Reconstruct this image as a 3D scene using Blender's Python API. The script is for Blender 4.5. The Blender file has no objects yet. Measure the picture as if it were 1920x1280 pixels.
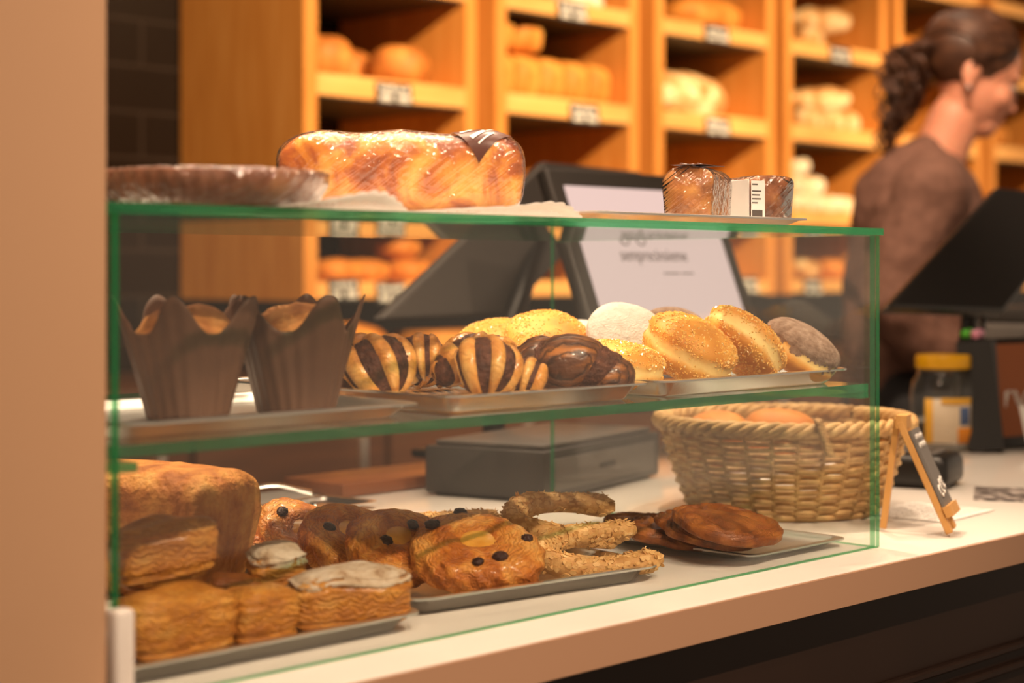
import bpy, bmesh, math, random
from mathutils import Vector, Matrix, Euler, noise
PI = math.pi
rnd = random.Random(7)
scene = bpy.context.scene
COL = scene.collection

# ------------------------------------------------------------------ camera frame
F = 3200.0                       # focal length in pixels of the 1920 px wide frame
TH = math.radians(44.38)         # the counter runs 44 degrees right of the view axis
CT, ST = math.cos(TH), math.sin(TH)
CAMZ, HOR = 1.158, 513.0
CZ = 0.90                        # counter top

def ray(px):
    u = (px - 960.0) / F
    return (u * ST + CT, ST - u * CT)      # world x, y per metre of depth
def at_depth(px, py, Z):
    a, b = ray(px)
    return Vector((a * Z, b * Z, CAMZ - (py - HOR) * Z / F))
def on_z(px, py, z):
    return at_depth(px, py, (CAMZ - z) * F / (py - HOR))
def on_y(px, py, y):
    return at_depth(px, py, y / ray(px)[1])

# ------------------------------------------------------------------ materials
def new_mat(name):
    m = bpy.data.materials.new(name)
    m.use_nodes = True
    nt = m.node_tree
    return m, nt, nt.nodes['Principled BSDF'], nt.nodes['Material Output']

def N(nt, kind, **kw):
    n = nt.nodes.new(kind)
    for k, v in kw.items():
        if k in n.inputs.keys() if hasattr(n.inputs, 'keys') else False:
            n.inputs[k].default_value = v
        else:
            setattr(n, k, v)
    return n

def ramp(nt, stops, interp='LINEAR'):
    r = nt.nodes.new('ShaderNodeValToRGB')
    r.color_ramp.interpolation = interp
    e = r.color_ramp.elements
    while len(e) > 1:
        e.remove(e[-1])
    e[0].position = stops[0][0]
    e[0].color = (*stops[0][1], 1)
    for p, c in stops[1:]:
        x = e.new(p)
        x.color = (*c, 1)
    return r

def srgb(r, g, b):
    f = lambda c: (c / 12.92 if c <= .04045 else ((c + .055) / 1.055) ** 2.4)
    return (f(r / 255), f(g / 255), f(b / 255))

def plain(name, col, rough=.5, metal=0., spec=.5, **kw):
    m, nt, b, o = new_mat(name)
    b.inputs['Base Color'].default_value = (*col, 1)
    b.inputs['Roughness'].default_value = rough
    b.inputs['Metallic'].default_value = metal
    b.inputs['Specular IOR Level'].default_value = spec
    for k, v in kw.items():
        b.inputs[k].default_value = v
    return m

def noisy(name, stops, scale=30., detail=5., rough=.6, bump=.0, bscale=None, stretch=(1, 1, 1), spec=.4,
          distort=0., metal=0., coat=0., sss=0., bdist=.002, rough2=None):
    m, nt, b, o = new_mat(name)
    tc = N(nt, 'ShaderNodeTexCoord')
    mp = N(nt, 'ShaderNodeMapping')
    mp.inputs['Scale'].default_value = stretch
    nt.links.new(tc.outputs['Object'], mp.inputs['Vector'])
    n = N(nt, 'ShaderNodeTexNoise')
    n.inputs['Scale'].default_value = scale
    n.inputs['Detail'].default_value = detail
    n.inputs['Distortion'].default_value = distort
    nt.links.new(mp.outputs['Vector'], n.inputs['Vector'])
    r = ramp(nt, stops)
    nt.links.new(n.outputs['Fac'], r.inputs['Fac'])
    nt.links.new(r.outputs['Color'], b.inputs['Base Color'])
    b.inputs['Roughness'].default_value = rough
    b.inputs['Specular IOR Level'].default_value = spec
    b.inputs['Metallic'].default_value = metal
    b.inputs['Coat Weight'].default_value = coat
    b.inputs['Coat Roughness'].default_value = .15
    if sss:
        b.inputs['Subsurface Weight'].default_value = sss
        b.inputs['Subsurface Radius'].default_value = (.006, .003, .0015)
        b.inputs['Subsurface Scale'].default_value = 1.0
    if bump:
        n2 = N(nt, 'ShaderNodeTexNoise')
        n2.inputs['Scale'].default_value = bscale or scale * 4
        n2.inputs['Detail'].default_value = 6
        nt.links.new(mp.outputs['Vector'], n2.inputs['Vector'])
        bp = N(nt, 'ShaderNodeBump')
        bp.inputs['Strength'].default_value = bump
        bp.inputs['Distance'].default_value = bdist
        nt.links.new(n2.outputs['Fac'], bp.inputs['Height'])
        nt.links.new(bp.outputs['Normal'], b.inputs['Normal'])
    return m

def glass_mat(name, tint, spec=1.0, wrinkle=0., wscale=40., wstretch=(1, 1, 1), rough=.0, haze=0.):
    """Thin clear pane: transparent plus Fresnel reflection on both faces."""
    m, nt, b, o = new_mat(name)
    nt.nodes.remove(b)
    tr = N(nt, 'ShaderNodeBsdfTransparent')
    tr.inputs['Color'].default_value = (*tint, 1)
    gl = N(nt, 'ShaderNodeBsdfGlossy')
    gl.inputs['Roughness'].default_value = rough
    geo = N(nt, 'ShaderNodeNewGeometry')
    mi = N(nt, 'ShaderNodeMapRange')
    mi.inputs['To Min'].default_value = 1.5
    mi.inputs['To Max'].default_value = 1 / 1.5
    nt.links.new(geo.outputs['Backfacing'], mi.inputs['Value'])
    fr = N(nt, 'ShaderNodeFresnel')
    nt.links.new(mi.outputs['Result'], fr.inputs['IOR'])
    mul = N(nt, 'ShaderNodeMath', operation='MULTIPLY')
    mul.inputs[1].default_value = spec
    nt.links.new(fr.outputs['Fac'], mul.inputs[0])
    mx = N(nt, 'ShaderNodeMixShader')
    nt.links.new(mul.outputs[0], mx.inputs['Fac'])
    nt.links.new(tr.outputs[0], mx.inputs[1])
    nt.links.new(gl.outputs[0], mx.inputs[2])
    last = mx
    if haze:
        df = N(nt, 'ShaderNodeBsdfDiffuse')
        df.inputs['Color'].default_value = (.8, .8, .8, 1)
        m2 = N(nt, 'ShaderNodeMixShader')
        m2.inputs['Fac'].default_value = haze
        nt.links.new(mx.outputs[0], m2.inputs[1])
        nt.links.new(df.outputs[0], m2.inputs[2])
        last = m2
    nt.links.new(last.outputs[0], o.inputs['Surface'])
    if wrinkle:
        tc = N(nt, 'ShaderNodeTexCoord')
        hs = []
        for (rot, sc, st) in (((.3, .62, .25), wscale, wstretch), ((-.2, -.35, .5), wscale * .45, (wstretch[0] * 2, 1, 1))):
            m1 = N(nt, 'ShaderNodeMapping'); m1.inputs['Rotation'].default_value = rot
            mp = N(nt, 'ShaderNodeMapping'); mp.inputs['Scale'].default_value = st
            nt.links.new(tc.outputs['Object'], m1.inputs['Vector']); nt.links.new(m1.outputs['Vector'], mp.inputs['Vector'])
            n = N(nt, 'ShaderNodeTexNoise')
            n.inputs['Scale'].default_value = sc; n.inputs['Detail'].default_value = 2; n.inputs['Distortion'].default_value = .3
            nt.links.new(mp.outputs['Vector'], n.inputs['Vector'])
            hs.append(n)
        ad = N(nt, 'ShaderNodeMath', operation='ADD')
        nt.links.new(hs[0].outputs['Fac'], ad.inputs[0]); nt.links.new(hs[1].outputs['Fac'], ad.inputs[1])
        bp = N(nt, 'ShaderNodeBump')
        bp.inputs['Strength'].default_value = wrinkle
        bp.inputs['Distance'].default_value = .0026
        nt.links.new(ad.outputs[0], bp.inputs['Height'])
        for s in (gl, fr):
            nt.links.new(bp.outputs['Normal'], s.inputs['Normal'])
    return m

def wood_mat(name, c1, c2, c3, rough=.5, scale=6., axis='Z'):
    st = {'Z': (6, 6, .5), 'X': (.5, 6, 6), 'Y': (6, .5, 6)}[axis]
    return noisy(name, [(.25, c1), (.5, c2), (.75, c3)], scale=scale, detail=6, rough=rough, stretch=st, bump=.05, distort=.4)

def layered(m, scale, dist, dark, kind='BANDS', direction='Z', fac=.55, bump=.5, bd=.0015, detail=3.):
    nt = m.node_tree; b = nt.nodes['Principled BSDF']
    old = b.inputs['Base Color'].links[0].from_socket
    tc = N(nt, 'ShaderNodeTexCoord')
    w = N(nt, 'ShaderNodeTexWave'); w.wave_type = kind
    if kind == 'BANDS': w.bands_direction = direction
    else: w.rings_direction = direction
    w.inputs['Scale'].default_value = scale; w.inputs['Distortion'].default_value = dist
    w.inputs['Detail'].default_value = detail; w.inputs['Detail Scale'].default_value = 1.6
    nt.links.new(tc.outputs['Object'], w.inputs['Vector'])
    r = ramp(nt, [(.0, (fac, fac, fac)), (.35, (0, 0, 0))])
    nt.links.new(w.outputs['Fac'], r.inputs['Fac'])
    mx = N(nt, 'ShaderNodeMix', data_type='RGBA')
    nt.links.new(r.outputs['Color'], mx.inputs[0]); nt.links.new(old, mx.inputs[6])
    mx.inputs[7].default_value = (*dark, 1)
    nt.links.new(mx.outputs[2], b.inputs['Base Color'])
    bp = N(nt, 'ShaderNodeBump'); bp.inputs['Strength'].default_value = bump; bp.inputs['Distance'].default_value = bd
    nt.links.new(w.outputs['Fac'], bp.inputs['Height'])
    if b.inputs['Normal'].links:
        nt.links.new(b.inputs['Normal'].links[0].from_socket, bp.inputs['Normal'])
    nt.links.new(bp.outputs['Normal'], b.inputs['Normal'])

M = {}
M['glass'] = glass_mat('clear_glass', (.985, .995, .988))
M['film'] = glass_mat('cling_film', (.98, .98, .98), spec=2.6, wrinkle=1.0, wscale=260, wstretch=(.07, .6, 1), rough=.10, haze=.02)
M['jar_glass'] = glass_mat('jar_glass', (.93, .95, .93), spec=1.0, haze=.03)
# polished green edge of float glass
def edge_mat():
    m, nt, b, o = new_mat('green_glass_edge')
    b.inputs['Base Color'].default_value = (.012, .20, .085, 1)
    b.inputs['Roughness'].default_value = .12
    tl = N(nt, 'ShaderNodeBsdfTranslucent')
    tl.inputs['Color'].default_value = (.16, .85, .42, 1)
    tp = N(nt, 'ShaderNodeBsdfTransparent')
    tp.inputs['Color'].default_value = (.42, .78, .55, 1)
    m1 = N(nt, 'ShaderNodeMixShader')
    m1.inputs['Fac'].default_value = .45
    m2 = N(nt, 'ShaderNodeMixShader')
    m2.inputs['Fac'].default_value = .60
    nt.links.new(b.outputs[0], m1.inputs[1]); nt.links.new(tl.outputs[0], m1.inputs[2])
    nt.links.new(m1.outputs[0], m2.inputs[1]); nt.links.new(tp.outputs[0], m2.inputs[2])
    nt.links.new(m2.outputs[0], o.inputs['Surface'])
    return m
M['edge'] = edge_mat()
M['steel'] = noisy('steel', [(.3, (.80, .78, .75)), (.7, (.88, .86, .83))], scale=8, rough=.24, metal=1., bump=.03, bscale=300)
M['steel_soft'] = noisy('satin_steel', [(.3, (.70, .68, .65)), (.7, (.80, .78, .75))], scale=8, rough=.32, metal=1.)
M['counter'] = noisy('white_composite', [(.35, (.70, .66, .61)), (.65, (.78, .74, .69))], scale=3, rough=.12, spec=.5)
M['counter_dark'] = noisy('dark_brown_panel', [(.3, (.017, .008, .005)), (.7, (.024, .011, .007))], scale=3, rough=.45)
M['wood'] = wood_mat('oak_veneer', srgb(198, 124, 52), srgb(214, 142, 66), srgb(226, 158, 84))
M['wood_x'] = wood_mat('oak_shelf', srgb(220, 152, 80), srgb(234, 172, 98), srgb(242, 186, 114), axis='X')
M['wood_dark'] = wood_mat('walnut', srgb(62, 36, 20), srgb(76, 44, 25), srgb(88, 52, 30), axis='X')
M['board'] = wood_mat('reddish_board', srgb(112, 68, 44), srgb(124, 76, 50), srgb(136, 84, 56), axis='X', rough=.3)
M['easel'] = wood_mat('pine', srgb(196, 140, 74), srgb(212, 158, 92), srgb(224, 172, 108))
M['black'] = plain('black_plastic', (.012, .011, .011), .35)
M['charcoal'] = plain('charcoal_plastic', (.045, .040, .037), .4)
M['grey'] = plain('warm_grey_plastic', (.11, .098, .09), .42)
M['slate'] = plain('slate_board', (.16, .145, .135), .6)
M['chalk'] = plain('chalk', (.75, .72, .68), .9)
M['paper'] = noisy('white_paper', [(.3, (.80, .78, .75)), (.7, (.86, .84, .81))], scale=40, rough=.8, sss=0)
def doily_mat():
    m, nt, b, o = new_mat('lace_paper')
    b.inputs['Base Color'].default_value = (.88, .85, .82, 1); b.inputs['Roughness'].default_value = .9
    tl = N(nt, 'ShaderNodeBsdfTranslucent'); tl.inputs['Color'].default_value = (.9, .86, .82, 1)
    mx = N(nt, 'ShaderNodeMixShader'); mx.inputs['Fac'].default_value = .5
    nt.links.new(b.outputs[0], mx.inputs[1]); nt.links.new(tl.outputs[0], mx.inputs[2]); nt.links.new(mx.outputs[0], o.inputs['Surface'])
    return m
M['lace'] = doily_mat()
M['card_black'] = plain('black_card', (.02, .02, .022), .5)
M['print_dark'] = plain('dark_print', (.09, .075, .07), .6)
M['label_brown'] = plain('brown_label', srgb(86, 52, 44), .35)
M['yellow'] = plain('yellow_lid', srgb(236, 176, 18), .35)
M['lab_yellow'] = plain('label_yellow', srgb(244, 184, 60), .5)
M['lab_cream'] = plain('label_cream', srgb(232, 214, 186), .5)
M['lab_orange'] = plain('label_orange', srgb(226, 140, 40), .5)
M['lab_blue'] = plain('label_blue', srgb(84, 106, 150), .5)
M['lime'] = plain('lime_plastic', srgb(110, 230, 80), .3)
M['pink'] = plain('pink_plastic', srgb(236, 160, 190), .3)
M['pillar'] = noisy('beige_paint', [(.3, srgb(190, 150, 118)), (.7, srgb(196, 156, 124))], scale=2, rough=.7)
M['tart'] = noisy('tart_crust', [(.25, srgb(112, 64, 42)), (.55, srgb(160, 104, 76)), (.8, srgb(208, 148, 104))], scale=45, rough=.4, bump=.3, coat=.4)
M['tart_fill'] = noisy('tart_filling', [(.3, srgb(90, 44, 24)), (.7, srgb(140, 80, 40))], scale=40, rough=.4, bump=.3)
M['brioche'] = noisy('brioche_crust', [(.30, srgb(116, 48, 14)), (.44, srgb(184, 96, 28)), (.54, srgb(224, 144, 46)), (.70, srgb(246, 196, 96))], scale=26, detail=4, rough=.45, bump=.25, bscale=120, distort=1.2, coat=.2)
M['cake'] = noisy('cake_crust', [(.25, srgb(132, 74, 30)), (.5, srgb(184, 116, 52)), (.8, srgb(222, 164, 84))], scale=60, rough=.6, bump=.5, bscale=200)
M['cake_dark'] = noisy('cake_crust_dark', [(.25, srgb(96, 48, 22)), (.5, srgb(150, 86, 42)), (.8, srgb(196, 132, 70))], scale=70, rough=.6, bump=.5, bscale=200)
M['crumb'] = noisy('cake_crumb', [(.25, srgb(150, 98, 62)), (.6, srgb(188, 138, 96)), (.8, srgb(206, 160, 118))], scale=90, rough=.8, bump=.6, bscale=260)
M['pound'] = noisy('pound_cake_crust', [(.22, srgb(136, 70, 26)), (.45, srgb(188, 116, 50)), (.62, srgb(214, 148, 72)), (.8, srgb(232, 180, 104))], scale=44, detail=9, rough=.65, bump=1., bscale=130, bdist=.005)
M['bun'] = noisy('fried_dough', [(.3, srgb(204, 128, 40)), (.55, srgb(232, 164, 66)), (.8, srgb(246, 196, 106))], scale=30, rough=.55, bump=.25, bscale=150, sss=.15)
def bun_mat(name, half):
    m = M['bun'].copy(); m.name = name
    nt = m.node_tree; b = nt.nodes['Principled BSDF']
    old = b.inputs['Base Color'].links[0].from_socket
    tc = N(nt, 'ShaderNodeTexCoord'); sp = N(nt, 'ShaderNodeSeparateXYZ')
    nt.links.new(tc.outputs['Object'], sp.inputs[0])
    n = N(nt, 'ShaderNodeTexNoise'); n.inputs['Scale'].default_value = 38; n.inputs['Detail'].default_value = 4
    nt.links.new(tc.outputs['Object'], n.inputs['Vector'])
    ab = N(nt, 'ShaderNodeMath', operation='ABSOLUTE'); nt.links.new(sp.outputs['Z'], ab.inputs[0])
    ma = N(nt, 'ShaderNodeMath', operation='MULTIPLY_ADD'); ma.inputs[1].default_value = .016; ma.inputs[2].default_value = -.008
    nt.links.new(n.outputs['Fac'], ma.inputs[0])
    ad = N(nt, 'ShaderNodeMath', operation='ADD'); nt.links.new(ab.outputs[0], ad.inputs[0]); nt.links.new(ma.outputs[0], ad.inputs[1])
    mr = N(nt, 'ShaderNodeMapRange'); mr.inputs['From Min'].default_value = .0005; mr.inputs['From Max'].default_value = half
    mr.interpolation_type = 'SMOOTHSTEP'
    nt.links.new(ad.outputs[0], mr.inputs['Value'])
    mx = N(nt, 'ShaderNodeMix', data_type='RGBA')
    nt.links.new(mr.outputs['Result'], mx.inputs[0])
    mx.inputs[6].default_value = (*srgb(255, 222, 146), 1)
    nt.links.new(old, mx.inputs[7])
    nt.links.new(mx.outputs[2], b.inputs['Base Color'])
    return m
M['bun_band'] = bun_mat('fried_dough_pale_middle', .0075)
M['bun_pale'] = noisy('pale_dough_band', [(.3, srgb(246, 206, 126)), (.7, srgb(254, 228, 164))], scale=40, rough=.6, bump=.2, bscale=200)
M['grain'] = noisy('sugar_grain', [(.3, srgb(240, 172, 66)), (.55, srgb(252, 208, 116)), (.75, srgb(255, 240, 196))], scale=220, rough=.15, spec=.8)
M['icing'] = noisy('icing_sugar', [(.3, (.66, .61, .56)), (.7, (.80, .75, .70))], scale=120, rough=.95, bump=.6, bscale=500)
M['cocoa'] = noisy('cocoa_sugar', [(.35, srgb(128, 100, 82)), (.55, srgb(152, 126, 108)), (.75, srgb(176, 152, 134))], scale=130, rough=.95, bump=.6, bscale=500)
M['dough'] = noisy('glazed_dough', [(.25, srgb(186, 108, 42)), (.5, srgb(230, 164, 80)), (.75, srgb(250, 208, 130))], scale=55, rough=.3, bump=.3, bscale=200, coat=.35)
M['dough_dark'] = noisy('cocoa_dough', [(.3, srgb(70, 40, 28)), (.5, srgb(110, 68, 44)), (.7, srgb(188, 120, 58))], scale=26, rough=.35, bump=.3, stretch=(1, 4, 4), coat=.25)
M['choc'] = noisy('chocolate_filling', [(.3, srgb(62, 30, 20)), (.6, srgb(104, 60, 42)), (.85, srgb(150, 98, 74))], scale=150, rough=.5, bump=1., bscale=240, bdist=.004)
M['danish'] = noisy('danish_pastry', [(.24, srgb(138, 66, 20)), (.45, srgb(200, 116, 40)), (.6, srgb(226, 154, 70)), (.8, srgb(246, 200, 122))], scale=40, detail=6, rough=.38, bump=.5, bscale=180, coat=.25, distort=.8)
M['custard'] = noisy('custard', [(.3, srgb(214, 140, 44)), (.7, srgb(240, 184, 84))], scale=50, rough=.25, bump=.3, coat=.5)
M['raisin'] = noisy('raisin', [(.3, (.02, .008, .008)), (.7, (.06, .02, .016))], scale=200, rough=.3, bump=.9, bscale=400)
M['almond'] = noisy('almond_flakes', [(.3, srgb(212, 162, 96)), (.6, srgb(232, 190, 128)), (.8, srgb(246, 218, 168))], scale=160, rough=.55)
M['horse'] = noisy('almond_dough', [(.3, srgb(190, 138, 78)), (.6, srgb(218, 170, 108)), (.8, srgb(232, 190, 132))], scale=80, rough=.6, bump=.7, bscale=220)
M['palm'] = noisy('caramelised_puff', [(.25, srgb(88, 40, 16)), (.5, srgb(150, 84, 34)), (.75, srgb(192, 122, 54))], scale=60, rough=.4, bump=.8, bscale=320, coat=.2)
M['puff'] = noisy('puff_pastry', [(.25, srgb(158, 86, 24)), (.5, srgb(206, 136, 48)), (.75, srgb(232, 176, 88))], scale=34, rough=.4, bump=.5, bscale=140, stretch=(1, 1, 2.5), coat=.2)
M['puff_dark'] = noisy('puff_pastry_dark', [(.25, srgb(110, 54, 18)), (.5, srgb(158, 92, 34)), (.75, srgb(196, 130, 60))], scale=34, rough=.4, bump=.5, bscale=140, coat=.2)
layered(M['danish'], 75, 14, srgb(132, 62, 20), 'RINGS', 'Z', .38, .55, .0016, 5.)
layered(M['puff'], 75, 12, srgb(140, 72, 20), 'BANDS', 'Z', .42, .6, .0018, 5.)
layered(M['puff_dark'], 75, 12, srgb(84, 40, 12), 'BANDS', 'Z', .4, .6, .0018, 5.)
layered(M['dough'], 70, 10, srgb(150, 78, 24), 'BANDS', 'DIAGONAL', .22, .3, .0008, 5.)
layered(M['dough_dark'], 60, 5, srgb(38, 18, 12), 'BANDS', 'Y', .75, .5, .0012, 4.)
M['icing_rough'] = noisy('icing_on_cream', [(.3, srgb(150, 112, 78)), (.45, srgb(206, 184, 158)), (.7, srgb(232, 220, 204))], scale=70, detail=7, rough=.95, bump=.8, bscale=220, bdist=.003)
M['wrap'] = noisy('brown_baking_paper', [(.3, srgb(84, 56, 40)), (.7, srgb(104, 72, 52))], scale=14, rough=.6, bump=.15)
M['muffin'] = noisy('muffin_crumb', [(.25, srgb(150, 84, 34)), (.5, srgb(204, 138, 70)), (.8, srgb(232, 180, 112))], scale=50, rough=.7, bump=.7)
M['loaf'] = noisy('bread_crust', [(.25, srgb(160, 84, 24)), (.5, srgb(208, 130, 50)), (.75, srgb(236, 176, 88))], scale=14, rough=.6, bump=.4)
M['loaf_brown'] = noisy('bread_crust_brown', [(.25, srgb(150, 82, 32)), (.5, srgb(204, 128, 56)), (.75, srgb(236, 174, 96))], scale=12, rough=.6, bump=.4)
M['loaf_flour'] = noisy('floury_crust', [(.3, srgb(150, 92, 44)), (.46, srgb(204, 152, 92)), (.6, srgb(236, 208, 160)), (.8, srgb(248, 232, 200))], scale=16, rough=.85, bump=.4)
M['loaf_white'] = noisy('white_floury_crust', [(.3, srgb(204, 160, 110)), (.5, srgb(240, 222, 190)), (.8, srgb(252, 246, 232))], scale=16, rough=.9, bump=.4)
M['wicker'] = noisy('wicker', [(.3, srgb(168, 128, 78)), (.6, srgb(206, 168, 112)), (.8, srgb(228, 196, 144))], scale=60, rough=.55, bump=.3)
M['skin'] = noisy('skin', [(.3, srgb(214, 142, 112)), (.7, srgb(226, 158, 128))], scale=9, rough=.5, sss=.2)
M['hair'] = noisy('brown_hair', [(.3, srgb(52, 30, 20)), (.6, srgb(86, 54, 36)), (.8, srgb(128, 88, 62))], scale=22, rough=.4, stretch=(1, 1, 3))
M['sweater'] = noisy('brown_knit', [(.3, srgb(104, 72, 60)), (.7, srgb(124, 88, 74))], scale=60, rough=.85, bump=.2)
M['trousers'] = plain('dark_trousers', (.015, .014, .016), .8)
M['eye_white'] = plain('eye_white', (.34, .25, .21), .5)
M['floor'] = noisy('grey_floor_tile', [(.3, srgb(96, 84, 74)), (.7, srgb(112, 98, 86))], scale=3, rough=.4)
M['ceil'] = plain('ceiling_paint', (.30, .25, .21), .9)
M['green_pack'] = plain('green_pack', srgb(120, 160, 60), .4)
M['red_pack'] = plain('red_pack', srgb(180, 70, 50), .4)

def tile_mat():
    m, nt, b, o = new_mat('black_metro_tile')
    tc = N(nt, 'ShaderNodeTexCoord')
    sp = N(nt, 'ShaderNodeSeparateXYZ'); cb = N(nt, 'ShaderNodeCombineXYZ')
    nt.links.new(tc.outputs['Object'], sp.inputs[0])
    nt.links.new(sp.outputs['X'], cb.inputs['X']); nt.links.new(sp.outputs['Z'], cb.inputs['Y'])
    br = N(nt, 'ShaderNodeTexBrick')
    br.inputs['Scale'].default_value = 1.0
    br.inputs['Brick Width'].default_value = .30
    br.inputs['Row Height'].default_value = .122
    br.inputs['Mortar Size'].default_value = .0055
    br.inputs['Mortar Smooth'].default_value = .1
    br.inputs['Color1'].default_value = (.008, .005, .004, 1)
    br.inputs['Color2'].default_value = (.011, .007, .005, 1)
    br.inputs['Mortar'].default_value = (.030, .021, .017, 1)
    nt.links.new(cb.outputs[0], br.inputs['Vector'])
    nt.links.new(br.outputs['Color'], b.inputs['Base Color'])
    b.inputs['Roughness'].default_value = .25
    return m
M['tile'] = tile_mat()

def screen_mat():
    m, nt, b, o = new_mat('lit_screen')
    b.inputs['Base Color'].default_value = (.05, .05, .05, 1)
    b.inputs['Roughness'].default_value = .25
    b.inputs['Emission Color'].default_value = (.80, .56, .50, 1)
    b.inputs['Emission Strength'].default_value = 1.0
    return m
M['screen'] = screen_mat()

# ------------------------------------------------------------------ mesh builder
class MB:
    def __init__(s):
        s.v, s.f, s.mi = [], [], []
        s.cur = 0
    def add(s, vs, fs, T=None):
        o = len(s.v)
        s.v += [tuple(T @ Vector(p)) if T else tuple(p) for p in vs]
        for f in fs:
            s.f.append(tuple(i + o for i in f))
            s.mi.append(s.cur)
        return s
    def box(s, x0, x1, y0, y1, z0, z1, T=None):
        vs = [(x, y, z) for z in (z0, z1) for y in (y0, y1) for x in (x0, x1)]
        return s.add(vs, [(0, 2, 3, 1), (4, 5, 7, 6), (0, 1, 5, 4), (2, 6, 7, 3), (0, 4, 6, 2), (1, 3, 7, 5)], T)
    def rbox(s, x0, x1, y0, y1, z0, z1, r=.003, seg=2, T=None):
        bm = bmesh.new()
        bmesh.ops.create_cube(bm, size=1)
        for v in bm.verts:
            v.co = Vector(((x0 + x1) / 2 + v.co.x * (x1 - x0), (y0 + y1) / 2 + v.co.y * (y1 - y0), (z0 + z1) / 2 + v.co.z * (z1 - z0)))
        bmesh.ops.bevel(bm, geom=bm.edges[:], offset=r, segments=seg, affect='EDGES', profile=.5)
        bm.verts.index_update()
        s.add([v.co.copy() for v in bm.verts], [tuple(v.index for v in f.verts) for f in bm.faces], T)
        bm.free()
        return s
    def grid(s, fn, nu, nv, cu=False, cv=False, T=None, keep=None):
        vs = []
        for j in range(nv + (0 if cv else 1)):
            for i in range(nu + (0 if cu else 1)):
                vs.append(fn(i / nu, j / nv))
        W = nu if cu else nu + 1
        H = nv if cv else nv + 1
        fs = []
        for j in range(nv):
            for i in range(nu):
                if keep and not keep((i + .5) / nu, (j + .5) / nv):
                    continue
                i1, j1 = (i + 1) % W, (j + 1) % H
                fs.append((j * W + i, j * W + i1, j1 * W + i1, j1 * W + i))
        return s.add(vs, fs, T)
    def lathe(s, prof, n=32, T=None, mod=None):
        m = len(prof)
        vs = []
        for r, z in prof:
            for i in range(n):
                a = 2 * PI * i / n
                k = mod(a, z) if mod else 1
                vs.append((r * k * math.cos(a), r * k * math.sin(a), z))
        fs = [(j * n + i, j * n + (i + 1) % n, (j + 1) * n + (i + 1) % n, (j + 1) * n + i) for j in range(m - 1) for i in range(n)]
        fs.append(tuple(range(n - 1, -1, -1)))
        fs.append(tuple((m - 1) * n + i for i in range(n)))
        return s.add(vs, fs, T)
    def tube(s, pts, r, n=8, T=None, cap=True, flat=1.0, closed=False):
        pts = [Vector(p) for p in pts]
        L = len(pts)
        rr = r if callable(r) else (lambda t: r)
        up = Vector((0, 0, 1))
        vs, side = [], None
        for i, p in enumerate(pts):
            a, b = (pts[(i - 1) % L], pts[(i + 1) % L]) if closed else (pts[max(i - 1, 0)], pts[min(i + 1, L - 1)])
            d = (b - a)
            d = d.normalized() if d.length > 1e-9 else Vector((1, 0, 0))
            if side is None:
                side = d.cross(up)
                if side.length < 1e-3:
                    side = d.cross(Vector((0, 1, 0)))
            side = (side - d * side.dot(d)).normalized()
            nn = side.cross(d)
            R = rr(i / max(L - 1, 1))
            for k in range(n):
                w = 2 * PI * k / n
                vs.append(p + side * (math.cos(w) * R) + nn * (math.sin(w) * R * flat))
        fs = []
        for i in range(L if closed else L - 1):
            for k in range(n):
                j = (i + 1) % L
                fs.append((i * n + k, i * n + (k + 1) % n, j * n + (k + 1) % n, j * n + k))
        if cap and not closed:
            fs.append(tuple(range(n - 1, -1, -1)))
            fs.append(tuple((L - 1) * n + k for k in range(n)))
        return s.add(vs, fs, T)
    def ball(s, c, r, nu=16, nv=10, fn=None, T=None):
        r = r if hasattr(r, '__len__') else (r, r, r)
        vs = [(0, 0, -1)]
        for j in range(1, nv):
            a = -PI / 2 + PI * j / nv
            for i in range(nu):
                b = 2 * PI * i / nu
                vs.append((math.cos(a) * math.cos(b), math.cos(a) * math.sin(b), math.sin(a)))
        vs.append((0, 0, 1))
        fs = [(0, 1 + (i + 1) % nu, 1 + i) for i in range(nu)]
        for j in range(nv - 2):
            for i in range(nu):
                p, q = 1 + j * nu, 1 + (j + 1) * nu
                fs.append((p + i, p + (i + 1) % nu, q + (i + 1) % nu, q + i))
        q, t = 1 + (nv - 2) * nu, len(vs) - 1
        fs += [(q + i, q + (i + 1) % nu, t) for i in range(nu)]
        out = []
        for v in vs:
            v = Vector(v)
            p = fn(v) if fn else v
            out.append((c[0] + p[0] * r[0], c[1] + p[1] * r[1], c[2] + p[2] * r[2]))
        return s.add(out, fs, T)
    def limb(s, pts, n=14):
        """closed tapered capsule chain: pts of (x, y, z, r)"""
        P = []
        for a, b in zip(pts[:-1], pts[1:]):
            for k in range(6):
                t = k / 6
                P.append([a[i] + (b[i] - a[i]) * t for i in range(4)])
        P.append(list(pts[-1]))
        rs = [p[3] for p in P]
        L = len(P) - 1
        s.tube([p[:3] for p in P], lambda t: rs[min(L, int(round(t * L)))], n)
        s.ball(P[0][:3], rs[0], n, 8)
        s.ball(P[-1][:3], rs[-1], n, 8)
        return s
    def text(s, body, size, T, depth=.0003, shear=0.):
        c = bpy.data.curves.new('t', 'FONT')
        c.body, c.size, c.align_x, c.align_y, c.extrude, c.shear = body, size, 'CENTER', 'CENTER', depth, shear
        c.resolution_u = 2
        o = bpy.data.objects.new('t', c)
        COL.objects.link(o)
        bpy.context.view_layer.update()
        me = bpy.data.meshes.new_from_object(o.evaluated_get(bpy.context.evaluated_depsgraph_get()))
        s.add([v.co.copy() for v in me.vertices], [tuple(p.vertices) for p in me.polygons], T)
        bpy.data.objects.remove(o); bpy.data.curves.remove(c); bpy.data.meshes.remove(me)
        return s
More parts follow.
